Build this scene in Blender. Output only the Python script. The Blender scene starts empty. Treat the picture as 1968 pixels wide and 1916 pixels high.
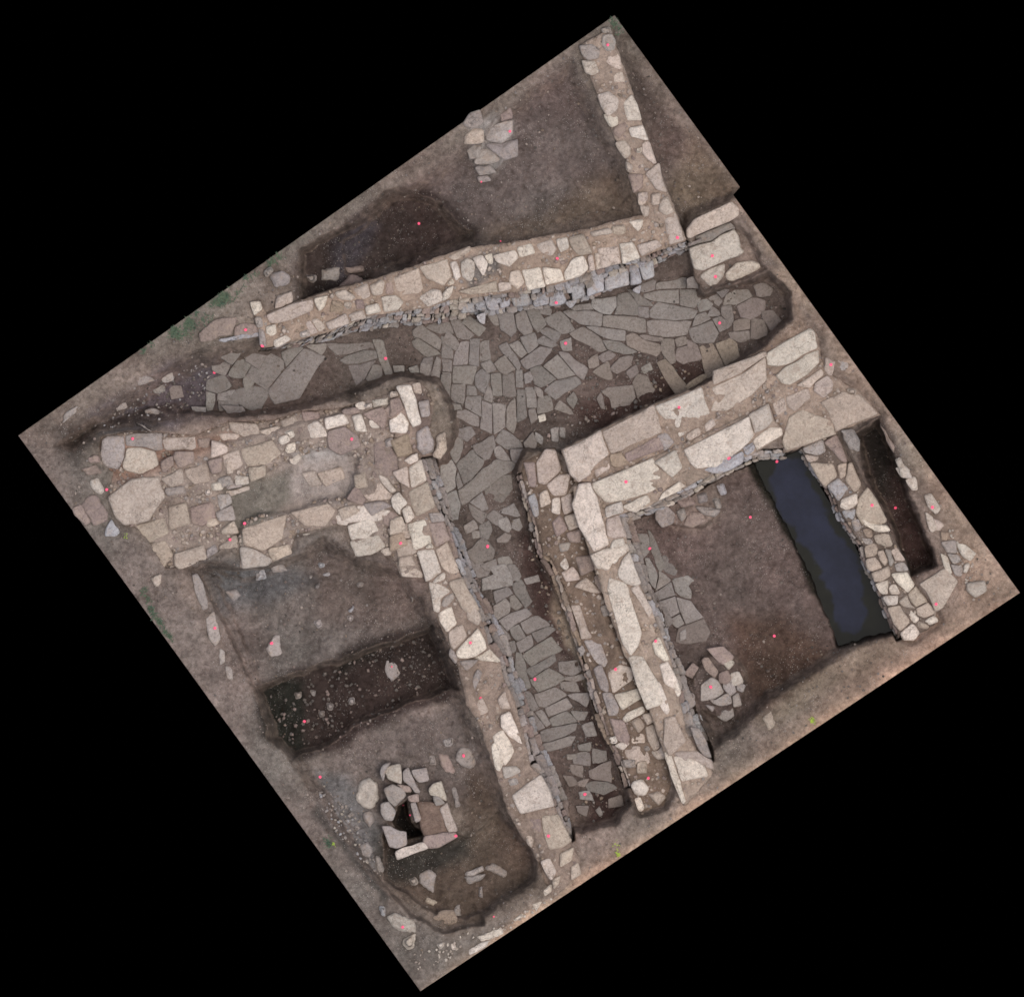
import bpy, math, random
import numpy as np
from mathutils import Vector
from mathutils.geometry import delaunay_2d_cdt
random.seed(7); rng = np.random.default_rng(7)
sc = bpy.context.scene
col = sc.collection
DZ = 0.82                                  # depth of the digs relative to the first survey
S = 0.01                                   # one plan unit = 1 cm of ground
def W(x, y): return ((x-984.0)*S, (958.0-y)*S)

# ------------------------------------------------------------------ helpers
def lin(c):
    c = np.asarray(c, float)/255.0
    return np.where(c <= 0.04045, c/12.92, ((c+0.055)/1.055)**2.4)

LAT = rng.random((256, 256))
def vnoise(x, y, per, seed=0):
    x = np.asarray(x, float)/per + 17.3*seed; y = np.asarray(y, float)/per + 41.7*seed
    xi = np.floor(x).astype(int); yi = np.floor(y).astype(int)
    fx = x-xi; fy = y-yi
    fx = fx*fx*(3-2*fx); fy = fy*fy*(3-2*fy)
    a = LAT[xi & 255, yi & 255]; b = LAT[(xi+1) & 255, yi & 255]
    c = LAT[xi & 255, (yi+1) & 255]; d = LAT[(xi+1) & 255, (yi+1) & 255]
    return (a*(1-fx)+b*fx)*(1-fy)+(c*(1-fx)+d*fx)*fy - 0.5
def fbm(x, y, per, seed=0, oct=4):
    s = 0; a = 1.0
    for k in range(oct):
        s = s+a*vnoise(x, y, per/2**k, seed+k); a *= 0.5
    return s
def pts(s):
    v = [float(t) for t in s.replace(',', ' ').split()]
    return np.array(v).reshape(-1, 2)
def sdist(px, py, poly):
    """signed distance, positive inside"""
    px = np.asarray(px, float); py = np.asarray(py, float)
    best = np.full(px.shape, 1e9); ins = np.zeros(px.shape, bool)
    n = len(poly)
    for i in range(n):
        ax, ay = poly[i]; bx, by = poly[(i+1) % n]
        dx, dy = bx-ax, by-ay
        t = np.clip(((px-ax)*dx+(py-ay)*dy)/(dx*dx+dy*dy+1e-9), 0, 1)
        best = np.minimum(best, (px-ax-t*dx)**2+(py-ay-t*dy)**2)
        c = ((ay > py) != (by > py))
        xi = (bx-ax)*(py-ay)/((by-ay) if by != ay else 1e-9)+ax
        ins ^= (c & (px < xi))
    d = np.sqrt(best)
    return np.where(ins, d, -d)
def sstep(t):
    t = np.clip(t, 0, 1); return t*t*(3-2*t)

# ------------------------------------------------------------------ objects
def setp(o, label=None, cat=None, group=None, kind=None):
    if label: o['label'] = label
    if cat: o['category'] = cat
    if group: o['group'] = group
    if kind: o['kind'] = kind
    return o
def empty(name, loc, **k):
    o = bpy.data.objects.new(name, None); col.objects.link(o)
    o.location = loc; o.empty_display_size = 0.2
    return setp(o, **k)
def mesh(name, V, F, mat, C=None, parent=None, smooth=True, origin=None):
    """V in world metres; C one colour per vertex (linear rgb)"""
    V = np.asarray(V, float)
    if origin is None: origin = V.mean(axis=0)
    origin = np.asarray(origin, float)
    me = bpy.data.meshes.new(name)
    me.from_pydata((V-origin).tolist(), [], F)
    if C is not None:
        C = np.asarray(C, float)
        if C.ndim == 1: C = np.tile(C, (len(V), 1))
        a = me.color_attributes.new('Col', 'FLOAT_COLOR', 'POINT')
        a.data.foreach_set('color', np.hstack([C, np.ones((len(C), 1))]).astype(np.float32).ravel())
    if smooth: me.polygons.foreach_set('use_smooth', [True]*len(me.polygons))
    me.materials.append(mat); me.update()
    o = bpy.data.objects.new(name, me); col.objects.link(o)
    if parent is not None:
        o.parent = parent
        o.location = Vector(origin)-parent.location
    else: o.location = Vector(origin)
    return o

# ------------------------------------------------------------------ materials
def nodes(name):
    m = bpy.data.materials.new(name); m.use_nodes = True
    nt = m.node_tree; return m, nt, nt.nodes['Principled BSDF']
def N(nt, t, **k):
    n = nt.nodes.new(t)
    for a, b in k.items():
        if a in n.inputs.keys(): n.inputs[a].default_value = b
        else: setattr(n, a, b)
    return n
def ramp(nt, src, stops):
    r = nt.nodes.new('ShaderNodeValToRGB'); cr = r.color_ramp
    while len(cr.elements) < len(stops): cr.elements.new(0.5)
    for e, (p, c) in zip(cr.elements, stops):
        e.position = p; e.color = (c[0], c[1], c[2], 1) if hasattr(c, '__len__') else (c, c, c, 1)
    nt.links.new(src, r.inputs[0]); return r.outputs[0]
def mixc(nt, a, b, fac, mode='MULTIPLY'):
    m = nt.nodes.new('ShaderNodeMix'); m.data_type = 'RGBA'; m.blend_type = mode
    for s, v in ((0, fac), (6, a), (7, b)):
        if hasattr(v, 'is_linked') or isinstance(v, bpy.types.NodeSocket): nt.links.new(v, m.inputs[s])
        else: m.inputs[s].default_value = v if s == 0 else (*v, 1)
    return m.outputs[2]
def noise(nt, vec, scale, det=5, rough=0.6, dist=0.0):
    n = N(nt, 'ShaderNodeTexNoise'); nt.links.new(vec, n.inputs['Vector'])
    n.inputs['Scale'].default_value = scale; n.inputs['Detail'].default_value = det
    n.inputs['Roughness'].default_value = rough; n.inputs['Distortion'].default_value = dist
    return n.outputs[0]

def make_stone(name, dust, dustamt, bumpd):
    m, nt, b = nodes(name)
    pos = N(nt, 'ShaderNodeNewGeometry').outputs['Position']
    a = N(nt, 'ShaderNodeAttribute', attribute_name='Col').outputs['Color']
    n1 = noise(nt, pos, 3.0, 6, 0.65); n2 = noise(nt, pos, 22, 6, 0.7, 0.4); n3 = noise(nt, pos, 90, 3, 0.7)
    c = mixc(nt, a, ramp(nt, n1, [(0.3, 0.86), (0.7, 1.12)]), 1.0)
    c = mixc(nt, c, ramp(nt, n2, [(0.30, (0.60, 0.56, 0.53)), (0.50, (1, 1, 1)), (0.72, (1.20, 1.18, 1.15))]), 1.0)
    c = mixc(nt, c, ramp(nt, n3, [(0.34, 0.62), (0.48, 1.0), (0.7, 1.16)]), 0.9)
    # soil trodden onto the stone
    n4 = noise(nt, pos, 7.0, 8, 0.72, 0.6)
    f = ramp(nt, n4, [(0.50, 0.0), (0.68, dustamt)])
    c = mixc(nt, c, dust, f, 'MIX')
    # hairline cracks on some of the blocks
    wv = N(nt, 'ShaderNodeTexNoise'); wv.inputs['Scale'].default_value = 5; wv.inputs['Detail'].default_value = 5; nt.links.new(pos, wv.inputs['Vector'])
    vm = N(nt, 'ShaderNodeVectorMath', operation='MULTIPLY_ADD'); nt.links.new(wv.outputs['Color'], vm.inputs[0]); vm.inputs[1].default_value = (.45, .45, .45); nt.links.new(pos, vm.inputs[2])
    vo = N(nt, 'ShaderNodeTexVoronoi', feature='DISTANCE_TO_EDGE'); vo.inputs['Scale'].default_value = 2.6; nt.links.new(vm.outputs[0], vo.inputs['Vector'])
    ck = ramp(nt, vo.outputs['Distance'], [(0.0, 1.0), (0.022, 0.0)]); cm = ramp(nt, noise(nt, pos, 1.7, 3), [(0.45, 0.0), (0.58, .65)])
    mk = N(nt, 'ShaderNodeMath', operation='MULTIPLY'); nt.links.new(ck, mk.inputs[0]); nt.links.new(cm, mk.inputs[1])
    c = mixc(nt, c, (0.10, 0.08, 0.065), mk.outputs[0], 'MIX')
    # each block weathers to its own tone
    oi = N(nt, 'ShaderNodeObjectInfo').outputs['Random']
    c = mixc(nt, c, ramp(nt, oi, [(0.0, (.88, .87, .87)), (0.5, (1, .99, .97)), (1.0, (1.09, 1.08, 1.07))]), 1.0)
    # lichen / lime flecks
    n5 = noise(nt, pos, 34, 4, 0.6)
    c = mixc(nt, c, (0.52, 0.50, 0.47), ramp(nt, n5, [(0.68, 0.0), (0.76, 0.35)]), 'MIX')
    nt.links.new(c, b.inputs['Base Color'])
    b.inputs['Roughness'].default_value = 0.93; b.inputs['Specular IOR Level'].default_value = 0.15
    bu = N(nt, 'ShaderNodeBump'); bu.inputs['Strength'].default_value = 0.9; bu.inputs['Distance'].default_value = bumpd
    mx = N(nt, 'ShaderNodeMath', operation='ADD'); nt.links.new(n2, mx.inputs[0])
    mm = N(nt, 'ShaderNodeMath', operation='MULTIPLY'); nt.links.new(n3, mm.inputs[0]); mm.inputs[1].default_value = 0.35
    nt.links.new(mm.outputs[0], mx.inputs[1]); nt.links.new(mx.outputs[0], bu.inputs['Height'])
    nt.links.new(bu.outputs[0], b.inputs['Normal'])
    return m
M_STONE = make_stone('limestone', tuple(lin((160, 142, 128))), 0.75, 0.045)
M_PAVE = make_stone('paving_stone', tuple(lin((111, 99, 92))), 0.6, 0.018)

def make_soil(name, sp=1.0, ct=1.0):
    def cr(v, lo=0): return tuple(1+(k-1)*ct for k in v) if hasattr(v, '__len__') else 1+(v-1)*ct
    m, nt, b = nodes(name)
    pos = N(nt, 'ShaderNodeNewGeometry').outputs['Position']
    a = N(nt, 'ShaderNodeAttribute', attribute_name='Col').outputs['Color']
    n1 = noise(nt, pos, 1.3, 8, 0.68, 0.5); n2 = noise(nt, pos, 12, 7, 0.75, 0.3); n3 = noise(nt, pos, 60, 4, 0.7)
    c = mixc(nt, a, ramp(nt, n1, [(0.32, cr((0.72, 0.69, 0.67))), (0.7, cr((1.25, 1.22, 1.2)))]), 1.0)
    c = mixc(nt, c, ramp(nt, n2, [(0.32, cr((0.62, 0.58, 0.56))), (0.52, (1, 1, 1)), (0.74, cr((1.32, 1.3, 1.28)))]), 1.0)
    c = mixc(nt, c, ramp(nt, n3, [(0.35, 0.75), (0.65, 1.22)]), 0.8)
    n6 = noise(nt, pos, 4.2, 9, 0.74, 1.2)
    c = mixc(nt, c, ramp(nt, n6, [(0.34, (0.76, 0.73, 0.71)), (0.50, (1, 1, 1)), (0.66, (1.22, 1.21, 1.20))]), 1.0)
    # grit: tiny pale, orange and dark grains
    for scl, th, colr, amt in ((26, 0.13, (0.42, 0.39, 0.36), 0.8*sp), (15, 0.085, (0.30, 0.27, 0.245), 0.8*sp), (18, 0.06, (0.30, 0.13, 0.07), 0.6*sp), (21, 0.10, (0.03, 0.026, 0.024), 0.6)):
        v = N(nt, 'ShaderNodeTexVoronoi'); v.inputs['Scale'].default_value = scl; v.inputs['Randomness'].default_value = 1
        nt.links.new(pos, v.inputs['Vector'])
        f = ramp(nt, v.outputs['Distance'], [(th, amt), (th*1.6, 0.0)])
        # only where a coarse noise allows it
        g = ramp(nt, noise(nt, pos, 0.9+scl*0.04, 4, 0.6), [(0.45, 0.0), (0.62, 1.0)])
        mm = N(nt, 'ShaderNodeMath', operation='MULTIPLY'); nt.links.new(f, mm.inputs[0]); nt.links.new(g, mm.inputs[1])
        c = mixc(nt, c, colr, mm.outputs[0], 'MIX')
    nt.links.new(c, b.inputs['Base Color'])
    b.inputs['Roughness'].default_value = 0.97; b.inputs['Specular IOR Level'].default_value = 0.1
    bu = N(nt, 'ShaderNodeBump'); bu.inputs['Strength'].default_value = 1.0; bu.inputs['Distance'].default_value = 0.05
    mx = N(nt, 'ShaderNodeMath', operation='MULTIPLY_ADD'); nt.links.new(n3, mx.inputs[0]); mx.inputs[1].default_value = 0.3
    nt.links.new(n2, mx.inputs[2]); nt.links.new(mx.outputs[0], bu.inputs['Height'])
    nt.links.new(bu.outputs[0], b.inputs['Normal'])
    return m
M_SOIL = make_soil('soil'); M_FILL = make_soil('rubble_earth', 1.2, .75)

def flat(name, c, rough=0.9, spec=0.2):
    m, nt, b = nodes(name); b.inputs['Base Color'].default_value = (*c, 1)
    b.inputs['Roughness'].default_value = rough; b.inputs['Specular IOR Level'].default_value = spec
    return m
M_BLACK = flat('black_cloth', (0, 0, 0), 1.0, 0.0)
M_PINK = flat('pink_paint', tuple(lin((255, 92, 125))), 0.6, 0.2)
def make_leaf(name, c1, c2):
    m, nt, b = nodes(name)
    pos = N(nt, 'ShaderNodeNewGeometry').outputs['Position']
    nt.links.new(ramp(nt, noise(nt, pos, 9, 3), [(0.35, c1), (0.65, c2)]), b.inputs['Base Color'])
    b.inputs['Roughness'].default_value = 0.7
    return m
M_GRASS = make_leaf('grass_blades', (0.045, 0.080, 0.048), (0.10, 0.13, 0.075))
M_WEED = make_leaf('weed_leaves', (0.18, 0.28, 0.03), (0.42, 0.50, 0.07))
def make_water():
    m, nt, b = nodes('murky_water')
    pos = N(nt, 'ShaderNodeNewGeometry').outputs['Position']
    a = N(nt, 'ShaderNodeAttribute', attribute_name='Col').outputs['Color']; n = noise(nt, pos, 3.0, 6, 0.65)
    nt.links.new(mixc(nt, a, ramp(nt, n, [(0.35, 0.8), (0.65, 1.2)]), 1.0), b.inputs['Base Color'])
    b.inputs['Roughness'].default_value = 0.08; b.inputs['IOR'].default_value = 1.33; b.inputs['Specular IOR Level'].default_value = 0.22
    bu = N(nt, 'ShaderNodeBump'); bu.inputs['Strength'].default_value = 0.03; bu.inputs['Distance'].default_value = 0.02
    nt.links.new(noise(nt, pos, 6, 3), bu.inputs['Height']); nt.links.new(bu.outputs[0], b.inputs['Normal'])
    return m
M_WATER = make_water()

# ------------------------------------------------------------------ outlines of the walls (plan units)
OUT = {
 'nwall': (0.10, pts('1115,88 1160,62 1176,66 1202,140 1228,215 1252,290 1286,375 1319,461 1290,470 1240,420 1225,385 1200,300 1175,250 1140,165 1122,115')),
 'longwall': (0.12, pts('484,586 500,581 512,603 565,581 638,558 733,533 806,508 889,478 981,466 1060,452 1139,438 1186,424 1240,412 1318,462 1234,494 1147,518 1086,542 1015,558 955,566 863,577 823,592 764,599 705,607 634,637 564,656 506,670 494,630')),
 'midwall': (-0.02, pts('193,838 245,828 315,830 374,834 437,809 529,805 577,788 613,786 657,782 693,771 756,754 762,880 775,1000 800,1060 813,1111 773,1107 739,1054 682,1071 668,1012 651,1008 567,1025 558,1065 525,1080 462,1092 462,1054 453,1042 399,1075 336,1094 315,1094 290,1048 260,1015 235,1008 208,956 215,910 193,888 189,859')),
 'lanewall': (0.06, pts('763,740 792,734 815,737 834,773 826,830 809,883 819,922 836,969 855,1000 863,1036 882,1099 897,1129 924,1188 939,1240 960,1268 970,1314 985,1335 1006,1409 1020,1474 1040,1489 1064,1548 1098,1615 1117,1661 1098,1691 1064,1728 1045,1695 1026,1636 997,1598 976,1558 955,1489 930,1422 921,1390 897,1356 880,1282 863,1240 838,1184 821,1121 800,1060 778,1000 766,900 752,800')),
 'kerbwall': (-0.30, pts('1004,888 1048,864 1067,862 1082,906 1110,925 1102,960 1135,1067 1147,1113 1170,1176 1202,1260 1240,1344 1265,1428 1283,1466 1292,1510 1276,1548 1232,1560 1213,1510 1200,1468 1188,1439 1166,1397 1143,1312 1124,1260 1107,1207 1093,1159 1076,1113 1059,1071 1044,1067 1033,1015 1017,962 1002,910')),
 'outerwall': (0.0, pts('1078,866 1153,828 1256,778 1348,742 1449,694 1506,656 1558,628 1572,642 1582,695 1600,722 1653,752 1692,797 1605,832 1548,857 1506,870 1500,830 1478,778 1449,795 1365,840 1300,863 1250,885 1140,930 1105,925')),
 'roomwall': (0.06, pts('1102,936 1115,930 1140,926 1250,880 1300,858 1439,795 1477,774 1489,810 1502,823 1506,837 1456,867 1380,900 1319,936 1250,970 1188,990 1209,1057 1230,1120 1256,1184 1289,1267 1302,1321 1307,1352 1318,1405 1339,1443 1364,1460 1370,1485 1345,1520 1314,1548 1297,1500 1276,1447 1259,1394 1244,1352 1226,1300 1202,1260 1170,1176 1156,1134 1135,1067 1105,980')),
 'benchwall': (-0.12, pts('1542,861 1607,831 1617,856 1636,894 1659,936 1685,961 1706,1010 1739,1076 1757,1125 1797,1177 1806,1194 1770,1218 1753,1232 1732,1225 1718,1198 1697,1148 1682,1110 1665,1085 1657,1047 1633,1015 1612,980 1600,947 1573,911 1552,879')),
}
# ground zones: mode, depth, slope width, outline
Z = [
 ('min', -0.45, 40, pts('1100,105 1130,165 1170,250 1205,310 1240,425 1100,455 1000,475 860,505 700,545 560,610 560,500 640,440 760,365 860,300 950,215 1060,135')),
 ('min', -0.90, 16, pts('572,478 650,435 720,400 720,560 575,600')),
 ('min', -1.05, 34, pts('632,452 700,400 740,362 800,352 850,375 882,405 928,440 924,478 860,500 700,555 640,560')),
 ('min', -0.50, 22, pts('1180,78 1225,50 1480,350 1412,388 1330,425 1312,480 1262,370 1220,225')),
 ('min', -1.00, 50, pts('85,862 190,780 370,668 500,640 620,630 720,780 600,785 540,798 420,805 300,822 200,840 150,880')),
 ('min', -1.00, 16, pts('330,800 360,730 430,690 500,670 530,650 640,615 800,590 900,570 1080,550 1200,510 1300,470 1330,480 1350,560 1480,518 1520,560 1530,615 1440,690 1350,750 1240,800 1160,840 1090,880 1015,875 1000,910 1015,960 1030,1020 1045,1080 1090,1150 1110,1210 1140,1310 1165,1400 1200,1470 1220,1550 1185,1585 1120,1605 1085,1590 1060,1520 1010,1430 970,1300 930,1220 870,1080 845,1000 815,890 850,880 866,830 858,775 835,740 770,728 600,785 540,798 420,805')),
 ('min', -0.34, 12, pts('1318,478 1335,440 1400,410 1440,450 1480,520 1350,570 1330,540')),
 ('min', -0.72, 38, pts('325,1088 400,1070 470,1085 570,1055 620,1020 690,1060 790,1095 850,1200 895,1330 945,1440 990,1560 1035,1650 1042,1705 965,1750 870,1795 820,1775 720,1705 640,1595 560,1475 470,1315 395,1130')),
 ('min', -1.40, 22, pts('480,1312 620,1262 700,1238 838,1190 892,1330 775,1368 690,1402 640,1442 560,1468 515,1420')),
 ('min', -1.05, 22, pts('722,1588 800,1560 900,1590 960,1540 1035,1630 1038,1700 900,1785 830,1770 725,1695')),
 ('min', -0.62, 9, pts('590,1474 655,1590 725,1695 790,1760 850,1800 930,1780 930,1600 700,1440')),
 ('min', -0.50, 9, pts('372,1095 480,1085 700,1085 830,1200 870,1400 640,1490 580,1485 478,1312 420,1190')),
 ('min', -2.3, 7, pts('762,1547 784,1532 793,1575 815,1598 817,1606 780,1617 765,1598 754,1580')),
 ('min', -0.90, 26, pts('1185,990 1260,965 1420,885 1500,860 1560,850 1625,960 1685,1080 1745,1215 1650,1248 1600,1280 1480,1350 1420,1415 1365,1450 1330,1380 1285,1280 1235,1130')),
 ('min', -1.55, 12, pts('1436,885 1560,850 1635,960 1700,1110 1745,1215 1605,1255 1572,1160 1510,1030')),
 ('min', -1.50, 14, pts('1640,835 1690,800 1728,885 1765,985 1808,1090 1745,1115 1705,1010 1660,915')),
 ('max', -0.62, 10, pts('1278,952 1330,925 1375,912 1388,950 1385,990 1360,1015 1300,1018 1268,1000')),
 ('max', -0.66, 12, pts('1345,1255 1400,1245 1440,1290 1432,1350 1390,1385 1340,1370 1320,1320')),
 ('max', -0.36, 10, pts('890,225 945,200 985,235 990,300 950,345 920,355 895,290')),
 ('max', -0.5, 22, pts('810,735 835,740 862,780 870,830 860,875 835,890 805,870')),
]
FACES = {
 'long': (-.95, '524,668 564,656 634,637 705,607 764,599 823,592 863,577 955,566 1015,558 1086,542 1147,518 1234,494 1318,464', '498,674 575,666 638,655 680,640 743,629 796,626 831,624 929,604 1060,590 1126,576 1200,547 1250,517 1330,477'),
 'lane': (-.97, '809,883 819,922 836,969 855,1000 863,1036 882,1099 897,1129 924,1188 939,1240 960,1268 970,1314 985,1335 1006,1409 1020,1474 1040,1489 1064,1548 1098,1615', '836,878 855,941 869,998 892,1046 907,1088 924,1135 950,1184 976,1230 994,1293 1016,1345 1040,1429 1070,1489 1090,1537 1100,1585 1101,1612'),
 'room': (-.9, '1188,990 1209,1057 1230,1120 1256,1184 1289,1267 1302,1321 1307,1352 1318,1405 1339,1443 1364,1460', '1213,990 1228,1030 1249,1110 1281,1205 1312,1285 1329,1340 1344,1390 1356,1412 1366,1436 1368,1460'),
 'roomn': (-.9, '1188,990 1250,970 1319,936 1380,900 1456,867 1508,866', '1205,1003 1262,983 1325,953 1388,916 1462,883 1512,882'),
 'kerb': (-.93, '1002,910 1017,962 1033,1015 1044,1067 1059,1071 1076,1113 1093,1159 1107,1207 1124,1260 1143,1312 1166,1397 1188,1439 1200,1468 1213,1510', '992,914 1006,966 1022,1020 1034,1074 1048,1085 1064,1120 1080,1163 1094,1211 1111,1265 1130,1316 1153,1400 1175,1443 1187,1472 1200,1514'),
 'bench': (-1.2, '1542,861 1552,879 1573,911 1600,947 1612,980 1633,1015 1657,1047 1665,1085 1682,1110 1697,1148 1718,1198 1732,1225', '1534,866 1544,884 1565,916 1591,951 1603,984 1624,1019 1648,1051 1656,1089 1673,1114 1688,1152 1709,1202 1724,1229'),
}
for _d, _a, _b in FACES.values():
    Z.append(('min', _d, 5, np.vstack([pts(_a), pts(_b)[::-1]])))
ROOMP = pts('1195,1000 1260,1010 1310,1100 1345,1160 1370,1240 1290,1260 1240,1130')
STREET = pts('390,700 500,675 640,640 800,600 900,590 1240,520 1330,500 1480,530 1520,600 1400,700 1240,760 1100,830 1000,880 1000,960 1060,1160 1120,1320 1200,1500 1180,1570 1100,1580 1000,1380 940,1200 870,1050 850,900 865,830 840,740 770,722 600,780 400,800')
def ground(x, y, micro=True):
    """height of the earth at plan position"""
    x = np.asarray(x, float); y = np.asarray(y, float)
    wx = x+7*fbm(x, y, 34, 3)+3*fbm(x, y, 9, 4, 2); wy = y+7*fbm(x, y, 34, 9)+3*fbm(x, y, 9, 10, 2)
    h = np.zeros(x.shape)
    for mode, d, s, p in Z:
        sd = sdist(wx, wy, p) if s > 5 else sdist(x, y, p)+5
        d = d*DZ
        if mode == 'min': h = np.minimum(h, d*sstep(sd/s))
        else:
            t = sstep(sd/s); h = np.maximum(h, h*(1-t)+d*t)
    # the baulk tops dip and rise a little
    h = h+0.10*fbm(x, y, 260, 21, 2)
    if micro:
        st = np.maximum(sstep(sdist(x, y, STREET)/8), sstep(sdist(x, y, ROOMP)/8))
        k = (0.35+0.65*np.clip(-h/0.6, 0, 1))*(1-.7*st)
        sl = np.clip(-h/0.12, 0, 1)*(1-st)
        h = h+0.11*k*fbm(x, y, 46, 5, 4)+0.035*sl*fbm(x, y, 20, 77, 3)+0.034*(1-.6*st)*fbm(x, y, 9, 13, 2)
    # founded walls stand in the earth, not on it
    for k_, (t, p) in OUT.items():
        sd = sdist(x, y, p)
        h = np.where(sd > 3, np.minimum(h, t-0.42), h)
        h = h+np.where((sd > -14) & (sd <= 3), -(h-np.minimum(h, t-0.06))*sstep((sd+14)/14), 0)
    return h
def g1(x, y): return float(ground(np.array([x]), np.array([y]))[0])
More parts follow.
